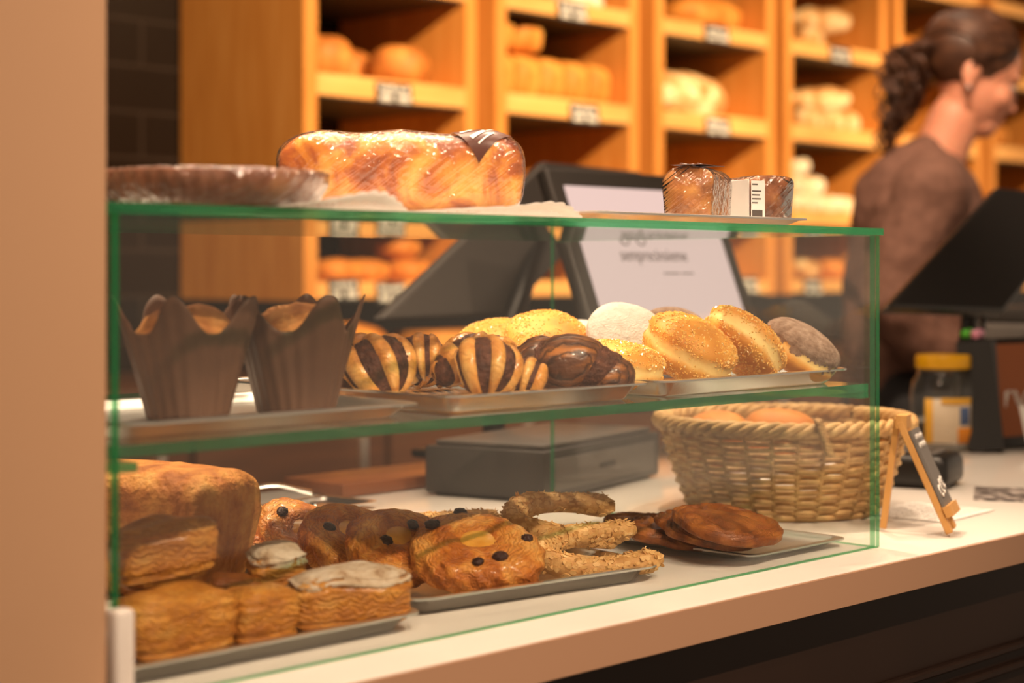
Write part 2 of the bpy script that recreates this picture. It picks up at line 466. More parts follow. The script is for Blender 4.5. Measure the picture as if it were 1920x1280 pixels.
    def build(s, name, mats, parent=None, smooth=True, angle=None):
        me = bpy.data.meshes.new(name)
        me.from_pydata([tuple(p) for p in s.v], [], s.f)
        mats = mats if isinstance(mats, (list, tuple)) else [mats]
        for m in mats:
            me.materials.append(M[m] if isinstance(m, str) else m)
        if len(mats) > 1:
            me.polygons.foreach_set('material_index', s.mi)
        bm = bmesh.new(); bm.from_mesh(me)
        bmesh.ops.recalc_face_normals(bm, faces=bm.faces)
        bm.to_mesh(me); bm.free()
        me.polygons.foreach_set('use_smooth', [smooth] * len(me.polygons))
        if smooth and angle:
            me.set_sharp_from_angle(angle=math.radians(angle))
        me.update()
        o = bpy.data.objects.new(name, me)
        COL.objects.link(o)
        if parent:
            o.parent = parent
        return o

def T_(x=0, y=0, z=0, rx=0, ry=0, rz=0, s=1):
    return Matrix.Translation((x, y, z)) @ Euler((rx, ry, rz), 'XYZ').to_matrix().to_4x4() @ Matrix.Scale(s, 4)

def tag(o, label=None, cat=None, group=None, kind=None):
    if label: o['label'] = label
    if cat: o['category'] = cat
    if group: o['group'] = group
    if kind: o['kind'] = kind
    return o
def thing(name, label, cat, loc=(0, 0, 0), rot=(0, 0, 0), group=None):
    o = bpy.data.objects.new(name, None)
    o.empty_display_size = .02
    COL.objects.link(o)
    o.location, o.rotation_euler = loc, rot
    return tag(o, label, cat, group)
def clone(o, label=None, parent=None, group=None):
    c = o.copy()
    COL.objects.link(c)
    if parent: c.parent = parent
    if label: c['label'] = label
    if group: c['group'] = group
    for ch in o.children:
        clone(ch, None, c)
    return c
def structure(mb, name, mats, smooth=False):
    return tag(mb.build(name, mats, None, smooth), kind='structure')
def tree(o):
    return [o] + [d for c in o.children for d in tree(c)]
def rest(root, x, y, z, rot=(0, 0, 0)):
    """turn a thing and set it down so that its lowest point touches z"""
    R = Euler(rot, 'XYZ').to_matrix()
    lo = min((R @ v.co).z for d in tree(root) if d.type == 'MESH' for v in d.data.vertices)
    root.rotation_euler = rot
    root.location = (x, y, z - lo + .0003)
    return root
def rest_cam(root, x, y, z, roll=0., lean=0., spin=0.):
    """like rest(), the tilt given about the view axis: roll clockwise in the photo, lean towards the viewer"""
    vf, vr = Vector((CT, ST, 0)), Vector((ST, -CT, 0))
    R = Matrix.Rotation(roll, 3, vf) @ Matrix.Rotation(lean, 3, vr) @ Matrix.Rotation(spin, 3, 'Z')
    return rest(root, x, y, z, tuple(R.to_euler('XYZ')))
def nz(p, f, s=0.):
    return noise.noise(Vector((p[0] * f + s, p[1] * f + s * 1.7, p[2] * f - s)))
def spow(a, e):
    return math.copysign(abs(a) ** e, a)

# ------------------------------------------------------------------ the setting
Y_SH = 3.335                     # front of the bread shelves
YB = 3.87                        # tiled back wall
structure(MB().box(-3, 9, -4, YB, -.06, 0), 'floor', 'floor')
wb = structure(MB().box(-1.5, 9, YB, YB + .1, 0, 3.0), 'wall_back', 'tile')
structure(MB().box(-3, 9, -4, YB + .1, 3.0, 3.05), 'ceiling', 'ceil')
pl = structure(MB().rbox(-.25, .549, .868, 1.24, 0, 3.0, .003), 'wall_left', 'pillar', True)

# the counter
cn = thing('service_counter', 'long white-topped shop counter with a dark brown front carrying the glass case', 'counter', (0, 0, 0))
MB().rbox(.5535, 5.2, .8285, 1.62, CZ - .030, CZ, .0022, 2).build('worktop', 'counter', cn, True, 40)
eb = MB().rbox(.5535, 5.2, .826, .8283, CZ - .0305, CZ - .0012, .0006, 1).build('front_strip', plain('tan_front', srgb(172, 134, 108), .45), cn, False)  # front face of the worktop, coloured a darker tan than its top
eb['label'] = 'tan strip along the front of the worktop'
MB().box(.56, 5.2, .862, .88, .08, CZ - .030).build('front_panel', 'counter_dark', cn, False)
tr = MB()
for z in (.772, .752):
    tr.rbox(.56, 5.2, .852, .862, z, z + .008, .002, 1)
tr.build('front_moulding', 'counter_dark', cn, False)
MB().box(.6, 5.2, .90, 1.60, .0, CZ - .030).build('carcass', 'counter_dark', cn, False)

# ------------------------------------------------------------------ glass case
GX0, GX1, GY0, GY1 = .5564, 1.3926, .878, 1.297
GT = 1.2007
gc = thing('glass_display_case', 'frameless green-edged glass display case full of pastries on the counter', 'display case', ((GX0 + GX1) / 2, GY0, CZ))
def pane(name, x0, x1, y0, y1, z0, z1):
    """a sheet of glass: two clear faces, four green edges"""
    d = {'x': x1 - x0, 'y': y1 - y0, 'z': z1 - z0}
    thin = min(d, key=d.get)
    mb = MB()
    ox, oy, oz = gc.location
    x0, x1, y0, y1, z0, z1 = x0 - ox, x1 - ox, y0 - oy, y1 - oy, z0 - oz, z1 - oz
    mb.box(x0, x1, y0, y1, z0, z1)
    order = ['z', 'z', 'y', 'y', 'x', 'x']
    mb.mi = [0 if a == thin else 1 for a in order]
    return mb.build(name, ['glass', 'edge'], gc, False)
pane('top_panel', GX0 - .001, GX1 + .001, GY0 - .004, GY1, GT - .0065, GT)
pane('front_panel', GX0 + .0064, GX1 - .0064, GY0 + .0005, GY0 + .0065, CZ + .0008, GT - .0068)
pane('side_panel', GX0, GX0 + .006, GY0, GY1, CZ + .0008, GT - .0068)
pane('side_panel', GX1 - .006, GX1, GY0, GY1, CZ + .0008, GT - .0068)
SZ = 1.0545                      # top of the middle shelf
pane('shelf', GX0 + .0068, GX1 - .0068, GY0 + .008, GY1 - .03, SZ - .0075, SZ)
pane('shelf_support', GX0 + .0065, GX0 + .0245, GY0 + .008, GY1 - .04, SZ - .0165, SZ - .0108)
pane('shelf_support', GX1 - .0215, GX1 - .0065, GY0 + .008, GY1 - .04, SZ - .0135, SZ - .0078)
MB().rbox(-.0035, .0100, -.0125, .0, 0, .060, .003, 3, T_(GX0 - gc.location.x, 0, 0)).build('corner_clamp', plain('white_plastic', (.72, .66, .62), .4), gc)
gc.children[-1]['label'] = 'white plastic corner clamp'

# ------------------------------------------------------------------ trays
def rr_loop(L, W, r, n=6):
    pts = []
    for cx, cy, a0 in ((L / 2 - r, W / 2 - r, 0), (-L / 2 + r, W / 2 - r, PI / 2), (-L / 2 + r, -W / 2 + r, PI), (L / 2 - r, -W / 2 + r, 1.5 * PI)):
        for k in range(n + 1):
            a = a0 + PI / 2 * k / n
            pts.append((cx + r * math.cos(a), cy + r * math.sin(a)))
    return pts
def tray_mesh(L, W, h, r=.018, lip=.008, slope=.010, wave=0.):
    prof = [(lip + slope, 0), (lip + slope * .75, h * .12), (lip, h - .003), (lip * .4, h - .0016), (0, h - .0022), (0, h - .0006), (lip * .35, h), (lip * .9, h - .0006),
            (lip + .0016, h - .003), (lip + slope * .8, h * .18 + .001), (lip + slope + .004, .0012)]
    vs, n = [], 28
    for ins, z in prof:
        for (x, y) in rr_loop(L - 2 * ins, W - 2 * ins, max(r - ins * .6, .003)):
            w = 1 + wave * math.sin(60 * x + 2) * math.sin(55 * y) if z > h * .5 else 1
            vs.append((x, y, z * w))
    fs = []
    for j in range(len(prof) - 1):
        for i in range(n):
            fs.append((j * n + i, j * n + (i + 1) % n, (j + 1) * n + (i + 1) % n, (j + 1) * n + i))
    fs.append(tuple(range(n - 1, -1, -1)))
    fs.append(tuple((len(prof) - 1) * n + i for i in range(n)))
    mb = MB(); mb.add(vs, fs)
    return mb
def tray(label, x, y, z, L, W, h, rz=0., mat='steel', **kw):
    o = tray_mesh(L, W, h, **kw).build('serving_tray', mat, None, True, 50)
    o.location, o.rotation_euler = (x, y, z + .0002), (0, 0, rz)
    return tag(o, label, 'tray')
tray('deep polished steel tray carrying the chocolate twists on the glass shelf', .968, 1.045, SZ, .232, .30, .0150)
tray('polished steel tray carrying the sugared doughnuts on the glass shelf', 1.2360, 1.045, SZ, .280, .30, .0150)
tray('thin wavy silver tray under the two muffins in brown paper', .7105, 1.005, SZ, .268, .20, .0105, mat='steel_soft', wave=.10, r=.03)
TBX, TBY, TBR = 1.003, 1.075, math.radians(-7)
tray('steel tray carrying the raisin danishes and almond horseshoes on the counter', TBX, TBY, CZ, .272, .306, .0150, TBR, r=.03)
tray('shallow steel tray carrying the dark caramelised palmiers on the counter', 1.302, 1.013, CZ, .152, .222, .0090, mat='steel_soft', r=.012)
tray('steel tray in the near left corner carrying puff pastry slices', .705, .988, CZ, .268, .166, .0150, mat='steel_soft')
tray('small bright steel tray behind the case with the serving tongs on it', 1.165, 1.452, CZ, .15, .085, .0080, math.radians(8), r=.012)
tray('flat silvery tray under the two wrapped cake pieces on top of the case', 1.166, .934, GT + .0004, .290, .080, .0072, mat='steel_soft', r=.02, wave=.12)

# ------------------------------------------------------------------ doilies on top of the case
def doily(label, x, y, a, b, curl, rz=0., cuts=46, up=0.):
    mb = MB()
    def fn(u, v):
        ang = 2 * PI * u
        sc = 1 + .018 * abs(math.sin(ang * cuts / 2)) * v
        px, py = a * v * sc * math.cos(ang), b * v * sc * math.sin(ang)
        front = max(0., -py / b)
        z = .0005 + curl * (front ** 7) * (.8 + .3 * math.sin(px * 40)) + .0012 * max(0, v - .6) * math.sin(ang * 9)
        return (px, py, max(z, .0004))
    hole = lambda u, v: not (.80 < v < .90 and (u * cuts * 2) % 1 < .45)
    mb.grid(fn, cuts * 6, 20, cu=True, keep=hole)
    o = mb.build('paper_doily', 'lace', None)
    sol = o.modifiers.new('thick', 'SOLIDIFY'); sol.thickness = .0004; sol.offset = 1
    o.location, o.rotation_euler = (x, y, GT + .0004 + up), (0, 0, rz)
    return tag(o, label, 'doily')
doily('white lace paper doily curling up under the fluted tart', .750, .957, .088, .081, .0130)
doily('white lace paper doily under the wrapped brioche loaf', .920, 1.003, .130, .125, .0095, up=.0008)

# ------------------------------------------------------------------ tart
tz = GT + .0026
t = thing('fluted_tart', 'shallow brown fluted tart at the left end of the case top', 'tart', (.690, .963, tz))
R = .077
prof = [(.064, .0), (.069, .002), (.0745, .013), (.0775, .0212), (.0772, .0224), (.0735, .0224), (.0715, .0195)]
MB().lathe(prof, 192, mod=lambda a, z: 1 + .014 * math.cos(44 * a) + .006 * math.sin(5 * a + z * 60)).build('crust', 'tart', t)
MB().lathe([(.0706, .016), (.0706, .0185), (.05, .0200), (.002, .0208)], 64).build('filling', 'tart_fill', t)
MB().lathe([(.070, .0006), (.0790, .015), (.0803, .0228), (.077, .0240), (.05, .0236), (.001, .0234)], 96, mod=lambda a, z: 1 + .010 * math.cos(44 * a) + .008 * math.sin(7 * a + z * 90)).build('plastic_film', 'film', t)

# ------------------------------------------------------------------ wrapped brioche loaf
def loaf_pt(d, L, W, H, e1=.45, e2=.35, lump=.0, seed=0., braid=0, grow=0.):
    """superellipsoid bread: d is a unit direction; the bottom is flat and narrower"""
    th = math.asin(max(-1, min(1, d.z))); ph = math.atan2(d.y, d.x)
    x = spow(math.cos(th), e1) * spow(math.cos(ph), e2)
    y = spow(math.cos(th), e1) * spow(math.sin(ph), e2)
    z = spow(math.sin(th), e1)
    p = Vector((x * L / 2, y * W / 2, z * H / 2 + H / 2))
    k = .86 + .14 * min(1, p.z / (H * .55))
    p.x *= 1 - (1 - k) * .35; p.y *= k
    n = nz(p, 26, seed) * .55 + nz(p, 60, seed) * .25
    if braid:
        n += .9 * math.sin(p.x / L * braid * 2 * PI + p.z * 30 + p.y * 25)
    nrm = Vector((p.x / (L / 2), p.y / (W / 2), (p.z - H / 2) / (H / 2))).normalized()
    p += nrm * (n * lump + grow)
    p.z = max(p.z, -grow * .0)
    return p
BL, BW, BH = .200, .092, .0685
bz = GT + .0024
t = thing('wrapped_brioche_loaf', 'long golden brioche loaf wrapped in shiny cling film on top of the case', 'bread', (.935, 1.043, bz), (0, 0, math.radians(-40)))
mb = MB(); mb.ball((0, 0, 0), 1, 120, 60, lambda d: loaf_pt(d, BL, BW, BH, .42, .30, .0034, 3., 3)); mb.build('crust', 'brioche', t)
mb = MB(); mb.ball((0, 0, 0), 1, 120, 60, lambda d: loaf_pt(d, BL, BW, BH, .42, .30, .0022, 3., 3, .0016)); fl = mb.build('plastic_film', 'film', t)
# diamond sticker over the front top edge, laid onto the film
from mathutils.bvhtree import BVHTree
bvh = BVHTree.FromPolygons([v.co.copy() for v in fl.data.vertices], [tuple(q.vertices) for q in fl.data.polygons])
SC = Vector((.064, -.030, .062)); SN = Vector((0, -.62, .78)).normalized()
SXv = Vector((1, 0, 0)); SYv = SN.cross(SXv)
def stick(a0, b0, w, h, rz, up):
    def fn(u, v):
        a, b = a0 + (u - .5) * w, b0 + (v - .5) * h
        a, b = a * math.cos(rz) - b * math.sin(rz), a * math.sin(rz) + b * math.cos(rz)
        hit = bvh.ray_cast(SC + SXv * a + SYv * b + SN * .06, -SN)
        q = hit[0] if hit[0] else SC + SXv * a + SYv * b
        return q + SN * up
    return fn
RZS = math.radians(38)
st = MB().grid(stick(0, 0, .036, .036, RZS, .0012), 12, 12).build('sticker', 'label_brown', t); st['label'] = 'dark brown diamond sticker with white print'
mb = MB()
for (ox, oy, w, h) in ((-.008, .010, .012, .0028), (.006, .010, .010, .0018), (-.006, -.002, .014, .0040), (.008, -.003, .012, .0014), (-.004, -.010, .016, .0014)):
    mb.grid(stick(ox, oy, w, h, RZS, .0017), 5, 3)
mb.build('printing', 'paper', st)

# ------------------------------------------------------------------ wrapped cake pieces
def cake_piece(t, L, W, H, dome, mat):
    def ring(k, u):
        a = 2 * PI * u
        x, z = spow(math.cos(a), .28), spow(math.sin(a), .28)
        tap = .86 + .14 * (z * .5 + .5)
        zz = (z * .5 + .5) * H + (dome * (1 - x * x) if z > 0 else 0) * max(0, z)
        return Vector((x * W / 2 * tap, k, zz))
    def body(off):
        def fn(u, v):
            k = (v - .5) * (L + 2 * off)
            s = 1.0
            p = ring(k, u)
            c = Vector((0, k, H / 2))
            e = min(v, 1 - v)
            if e < .02:
                s = .0 if e < .001 else .985
            q = c + (p - c) * s
            n = (nz(q, 90) * .0009 + nz(q, 30) * .0012) if s else 0
            dd = (p - c).normalized()
            return q + dd * ((n + off) if s else 0)
        return fn
    MB().grid(body(0), 60, 40, cu=True).build('cake', mat, t)
    MB().grid(body(.0011), 48, 30, cu=True).build('plastic_film', 'film', t)
c1 = thing('wrapped_cake_piece', 'film-wrapped cake piece with a dark label flap over its domed top, left on the tray', 'cake', group='wrapped cake pieces on the case top')
cake_piece(c1, .058, .046, .0385, .009, 'cake')
mb = MB()
mb.grid(lambda u, v: Vector(((u - .5) * .030, (v - .5) * .062, .0492 - .0015 * abs(v - .5) + (.004 * (v - .6) if v > .6 else 0))), 4, 8)
lb = mb.build('label_flap', 'label_brown', c1); lb['label'] = 'dark brown label flap with white print'
lb.modifiers.new('s', 'SOLIDIFY').thickness = .0005
mb = MB()
for k, (a, b, w) in enumerate(((-.008, -.01, .004), (-.002, .004, .003), (.006, -.004, .002))):
    for j in range(7):
        mb.box(a, a + w * .6, b - .016 + j * .0055, b - .013 + j * .0055, .0497, .0500)
mb.build('printing', 'paper', lb)
rest(c1, 1.196, .940, GT + .0022, (0, 0, math.radians(-70)))
c2 = thing('wrapped_cake_piece', 'boxy film-wrapped cake piece with a white printed label, right on the tray', 'cake', group='wrapped cake pieces on the case top')
cake_piece(c2, .050, .050, .0395, .002, 'cake_dark')
mb = MB(); mb.rbox(-.0275, -.0265, -.024, .024, .002, .038, .0003, 1)
mb.grid(lambda u, v: Vector((-.0272 + .016 * u, -.0268 - .0002, .003 + .034 * v)), 3, 3)
lb = mb.build('paper_label', 'paper', c2, False); lb['label'] = 'white paper label with grey print'
mb = MB()
for j, (z, w) in enumerate(((.033, .5), (.027, .8), (.0235, .7), (.020, .8), (.0165, .5))):
    mb.box(-.0262, -.0262 + .013 * w, -.0273, -.0271, z, z + .0012)
mb.box(-.0262, -.0142, -.0273, -.0271, .0035, .0105)
mb.build('printing', 'print_dark', lb, False)
rest(c2, 1.277, .937, GT + .0022, (0, 0, math.radians(-14)))

# ------------------------------------------------------------------ muffins in tulip paper
def muffin(label, x, y, rz, seed):
    t = thing('paper_wrapped_muffin', label, 'muffin', group='muffins in brown tulip paper')
    def fn(u, v):
        a = 2 * PI * u
        r0, r1 = .0285, .0455
        tip = abs(math.cos(a * 2.5 + seed)) ** 3
        h = .060 + .026 * tip
        z = h * v
        r = r0 + (r1 - r0) * (z / .075) + .004 * tip * v
        r *= 1 + .05 * math.sin(a * 5 + seed * 2) * v + .012 * math.sin(a * 23 + 3 * v + seed)
        return (r * math.cos(a), r * math.sin(a), z + .0006)
    mb = MB().grid(fn, 150, 16, cu=True)
    mb.lathe([(.0283, .0006), (.001, .0006)], 40)
    o = mb.build('paper_wrapper', 'wrap', t)
    s = o.modifiers.new('s', 'SOLIDIFY'); s.thickness = .0004
    mb = MB(); mb.ball((0, 0, .058), (.0355, .0355, .022), 48, 24, lambda d: d * (1 + .12 * nz(d, 2.2, seed) + .05 * nz(d, 6, seed)))
    mb.build('crumb', 'muffin', t)
    MB().lathe([(.027, .002), (.037, .045), (.036, .052)], 40).build('cake_body', 'muffin', t)
    return rest(t, x, y, SZ + .0018, (0, 0, rz))
p = at_depth(352, 700, 1.205); muffin('muffin in pointed dark brown tulip paper, nearest the left end of the shelf', p.x, p.y, .3, .4)
p = at_depth(555, 700, 1.262); muffin('muffin in dark brown tulip paper between the other muffin and the twist tray', p.x, p.y, 1.5, 1.9)

# ------------------------------------------------------------------ chocolate twists
FZ = SZ + .0018
def smooth_path(ctrl, n):
    P = [Vector(c) for c in ctrl]
    P = [P[0] * 2 - P[1]] + P + [P[-1] * 2 - P[-2]]
    out = []
    S = len(P) - 3
    for i in range(n + 1):
        t = i / n * S
        k = min(int(t), S - 1); f = t - k
        a, b, c, d = P[k:k + 4]
        out.append(.5 * ((2 * b) + (c - a) * f + (2 * a - 5 * b + 4 * c - d) * f * f + (3 * b - a - 3 * c + d) * f ** 3))
    return out
def lobe(t, ctrl, r, turns, mat_strand, duty=.80, ph0=0., flat=.9, rp=None, slant=1.0):
    path = smooth_path(ctrl, 60)
    rp = rp or (lambda s: r * (max(0., 1 - (2 * s - 1) ** 2) ** .38 * .92 + .08))
    mb = MB(); mb.tube(path, lambda s: rp(s) * .95, 36, flat=flat)
    mb.v = [tuple(Vector(v_) * (1 + .030 * nz(v_, 160, ph0) + .02 * nz(v_, 320, ph0))) for v_ in mb.v]
    core = mb.build('chocolate_filling', 'choc', t); core['label'] = 'dark chocolate filling showing between the dough strands'
    # frames
    fr = []
    side = None
    for i, p in enumerate(path):
        d = (path[min(i + 1, 60)] - path[max(i - 1, 0)]).normalized()
        side = d.cross(Vector((0, 0, 1))) if side is None else side
        side = (side - d * side.dot(d)).normalized()
        fr.append((p, d, side, side.cross(d)))
    def surf(s, ph, h):
        s = min(max(s, 0), 1)
        i = min(int(s * 60), 59); f = s * 60 - i
        p = fr[i][0].lerp(fr[i + 1][0], f); sd = fr[i][2].lerp(fr[i + 1][2], f); nn = fr[i][3].lerp(fr[i + 1][3], f)
        R = rp(s) + h * (min(1, min(s, 1 - s) * 9))
        q = p + sd * (math.cos(ph) * R) + nn * (math.sin(ph) * R * flat)
        return q + (q - p).normalized() * (nz(q, 120, ph0) * .0008)
    steps = int(turns * 30)
    def fn(u, v):
        ph = 2 * PI * turns * u
        w = duty * (.85 + .3 * math.sin(ph * .37 + ph0))
        s = (u * turns * slant + (v - .5) * w + .12 * nz((u * turns * 2.2, v * 1.5, ph0), 1.0)) / (turns * slant)
        return surf(s, ph + ph0, (-.0012 + .0036 * math.sin(PI * v) ** .5) * min(1, r / .024))
    MB().grid(fn, steps, 8).build('dough_strand', mat_strand, t)
    # sugar-like chocolate crumbs between the strands
TW = 'chocolate dough twists on the steel tray'
def twist(label, px, Z, rz, size, mats=('dough', 'dough'), dy=0., tilt=0., roll=None):
    t = thing('chocolate_twist', label, 'pastry', group=TW)
    k = size
    lobe(t, [(-.018 * k, -.004, .020), (0, -.010 * k, .026 * k), (.022 * k, 0, .019)], .0265 * k, 4.1, mats[0], ph0=rz, duty=.74)
    lobe(t, [(.012 * k, .004 * k, .016), (.032 * k, -.004 * k, .017 * k), (.050 * k, -.008 * k, .012)], .0185 * k, 3.6, mats[1], ph0=rz + 1, duty=.76)
    lobe(t, [(-.030 * k, .018 * k, .016), (-.004 * k, .026 * k, .032 * k), (.022 * k, .022 * k, .018)], .0175 * k, 3.2, mats[0], ph0=rz + 2)
    p = at_depth(px, 700, Z)
    if roll is not None: return rest_cam(t, p.x, p.y + dy, FZ, roll, .25, rz)
    return rest(t, p.x, p.y + dy, FZ, (0, tilt, rz))
# long axis along the photo's horizontal: world angle of the view's right hand is TH - 90 deg
VR = TH - PI / 2
twist('plump striped chocolate twist leaning at the left end of its tray', 727, 1.375, VR + .35, 1.10, roll=math.radians(-24))
twist('bold striped chocolate twist with a fanned tail at the near tray corner', 902, 1.342, VR + .30, 1.03)
tw = thing('chocolate_twist', 'long dark cocoa twist lying next to the sugared doughnuts', 'pastry', group=TW)
lobe(tw, [(-.050, .004, .014), (-.02, .0, .026), (.012, -.002, .026), (.052, .004, .012)], .0255, 2.2, 'dough_dark', duty=.90, slant=1.0)
lobe(tw, [(-.046, .016, .018), (-.026, .012, .036), (0, .010, .030)], .0145, 2.0, 'dough_dark', duty=.9)
p = at_depth(1070, 700, 1.395); rest(tw, p.x, p.y, FZ, (0, 0, VR + .12))
twist('small chocolate twist half hidden behind the left one', 778, 1.50, VR + .5, .80)
twist('chocolate twist peeking over the near corner one', 900, 1.465, VR - .5, 1.0)

# ------------------------------------------------------------------ doughnuts
def bun_pt(d, R, H, s=0.):
    r = math.hypot(d.x, d.y)
    z = spow(d.z, .8) * H / 2
    k = 1 + .03 * nz(d, 1.5, s) + .012 * nz(d, 6, s)
    pinch = 1 - .05 * math.exp(-(d.z / .16) ** 2)
    return Vector((d.x * R * k * pinch / max(r, 1e-6) * spow(r, .85), d.y * R * k * pinch / max(r, 1e-6) * spow(r, .85), z * k))
DG = 'filled doughnuts on the steel tray'
def doughnut(label, kind, R, H, seed):
    t = thing('filled_doughnut', label, 'doughnut', group=DG)
    mb = MB(); mb.ball((0, 0, 0), 1, 64, 36, lambda d: bun_pt(d, R, H, seed)); mb.build('bun', 'bun_band', t)
    if kind == 'sugar':
        mb = MB()
        g = random.Random(int(seed * 100))
        for i in range(4200):
            z = g.uniform(-1, 1)
            a = g.uniform(0, 2 * PI)
            if abs(z) < .13 and g.random() < .85: continue
            d = Vector((math.cos(a) * math.sqrt(1 - z * z), math.sin(a) * math.sqrt(1 - z * z), z))
            if nz(d, 2.5, seed + 4) < -.12 and g.random() < .75: continue
            p = bun_pt(d, R, H, seed)
            s = g.uniform(.00040, .00095)
            e = Euler((g.uniform(0, 3), g.uniform(0, 3), 0)).to_matrix()
            vs = [p + e @ Vector(q) * s for q in ((1, 1, 1), (1, -1, -1), (-1, 1, -1), (-1, -1, 1))]
            mb.add(vs, [(0, 1, 2), (0, 3, 1), (0, 2, 3), (1, 3, 2)])
        o = mb.build('sugar_coating', 'grain', t, False); o['kind'] = 'stuff'
    else:
        mb = MB()
        kp = lambda v: nz(v, 2.2, seed) * .35 + nz(v, 9, seed) * .22
        def dirn(u, v):
            th = PI / 2 - v * 1.75; a = 2 * PI * u
            return Vector((math.cos(th) * math.cos(a), math.cos(th) * math.sin(a), math.sin(th)))
        mb.grid(lambda u, v: bun_pt(dirn(u, v), R, H, seed) * (1.012 + .006 * nz(dirn(u, v), 22, seed)), 150, 70, cu=True,
                keep=lambda u, v: dirn(u, v).z > .02 + kp(dirn(u, v)))
        mb.build('icing_sugar' if kind == 'icing' else 'cocoa_dusting', 'icing' if kind == 'icing' else 'cocoa', t)
    return t
def put(t, px, Z, roll=0., lean=0., spin=0., dz=0.):
    p = at_depth(px, 650, Z)
    return rest_cam(t, p.x, p.y, FZ + dz, roll, lean, spin)
RD = math.radians
put(doughnut('sugared doughnut at the front centre of its tray, tilted down to the right', 'sugar', .0440, .052, 1.1), 1294, 1.525, RD(25), RD(14), 0)
put(doughnut('tall sugared doughnut with a pale stripe, second from the right pane', 'sugar', .0430, .046, 2.3), 1394, 1.570, RD(41), RD(-14), 0)
put(doughnut('cocoa-dusted grey doughnut nearest the right pane', 'cocoa', .0390, .046, 3.2), 1500, 1.604, RD(30), RD(10), 1)
put(doughnut('sugared doughnut lying flat beside the dark cocoa twist', 'sugar', .0400, .040, 4.7), 1160, 1.475, RD(8), RD(6), 2)
put(doughnut('sugared doughnut rising behind the long cocoa twist', 'sugar', .0430, .050, 5.2), 1026, 1.625, RD(8), RD(30), 1)
put(doughnut('sugared doughnut farthest left, half behind its neighbour', 'sugar', .0400, .046, 6.6), 925, 1.70, RD(-10), RD(20), 0)
put(doughnut('white icing-sugar doughnut before the lit screen', 'icing', .0430, .047, 7.4), 1176, 1.625, RD(22), RD(42), 2)
put(doughnut('small white icing-sugar doughnut low at the back of its tray', 'icing', .0400, .044, 8.8), 1094, 1.765, RD(5), RD(20), 2)
put(doughnut('cocoa-dusted doughnut peeking out behind the front sugared one', 'cocoa', .0390, .047, 9.5), 1264, 1.690, RD(14), RD(44), 1)

# ------------------------------------------------------------------ danishes with raisins
BZ = CZ + .0018
def danish_mesh(R, H, s, folds=16):
    def fn(d):
        a = math.atan2(d.y, d.x)
        r = math.hypot(d.x, d.y)
        rad = R * (1 + .06 * math.cos(2 * a + s) + .04 * math.cos(3 * a + s * 2))
        rr = rad * spow(r, .8)
        z = spow(d.z, .75) * H / 2
        q = rr / rad
        if d.z > 0:
            z *= 1 - .55 * math.exp(-(q / .38) ** 2) + .10 * math.sin(9 * q + a * 1 + s)
        lay = .055 * abs(math.sin(a * folds / 2 + 5 * d.z + s)) + .06 * nz(d, 3, s)
        return Vector((rr * math.cos(a) * (1 + lay), rr * math.sin(a) * (1 + lay), z * (1 + lay * .8)))
    mb = MB(); mb.ball((0, 0, 0), 1, 96, 40, fn)
    return mb
DN = 'raisin danishes on the counter tray'
def danish(label, R, H, s, spots):
    t = thing('raisin_danish', label, 'pastry', group=DN)
    danish_mesh(R, H, s).build('dough', 'danish', t)
    mb = MB(); mb.ball((0, 0, H * .20), (R * .50, R * .44, H * .16), 32, 14, lambda d: d * (1 + .12 * nz(d, 2.5, s))); mb.build('custard', 'custard', t)
    for (x, y, q) in spots:
        mb = MB(); rr = .0046 * q
        mb.ball((x * R, y * R, H * .5 * (.86 if math.hypot(x, y) > .3 else .62)), (rr * 1.2, rr, rr * .62), 16, 10, lambda d: d * (1 + .25 * nz(d, 3, s + x * 9)))
        mb.build('raisin', 'raisin', t)
    return t
def putb(t, px, py, z, roll=0., lean=0., spin=0., floor=BZ):
    p = on_z(px, py, z)
    return rest_cam(t, p.x, p.y, floor, roll, lean, spin)
def putd(t, px, Z, roll, lean, spin):
    p = at_depth(px, 1000, Z)
    return rest_cam(t, p.x, p.y, BZ, math.radians(roll), math.radians(lean), spin)
putd(danish('large glossy raisin danish at the front of its tray, swirl facing up', .0500, .036, 1.3, ((-.5, .62, 1.2), (.1, .75, 1.1), (.05, -.62, 1.2), (-.35, -.6, .9), (.72, -.35, 1))), 893, 1.385, 6, 24, -.2)
putd(danish('raisin danish tucked under the left edge of the large front one', .0430, .032, 2.1, ((-.2, .35, 1.2), (.3, -.3, 1))), 746, 1.410, 16, 28, 1.2)
putd(danish('flaky raisin danish third from the tray front', .0420, .034, 3.7, ((.3, .4, 1.1), (-.3, .5, 1))), 652, 1.455, 20, 26, 2)
putd(danish('flaky raisin danish between two others near the tray back corner', .0385, .032, 4.4, ((0, .55, 1.1),)), 560, 1.487, 20, 26, .5)
putd(danish('raisin danish at the left end of the row beside the pound cake', .0370, .032, 5.9, ((.1, .5, 1.2), (.5, -.2, 1))), 478, 1.495, 12, 22, 1)

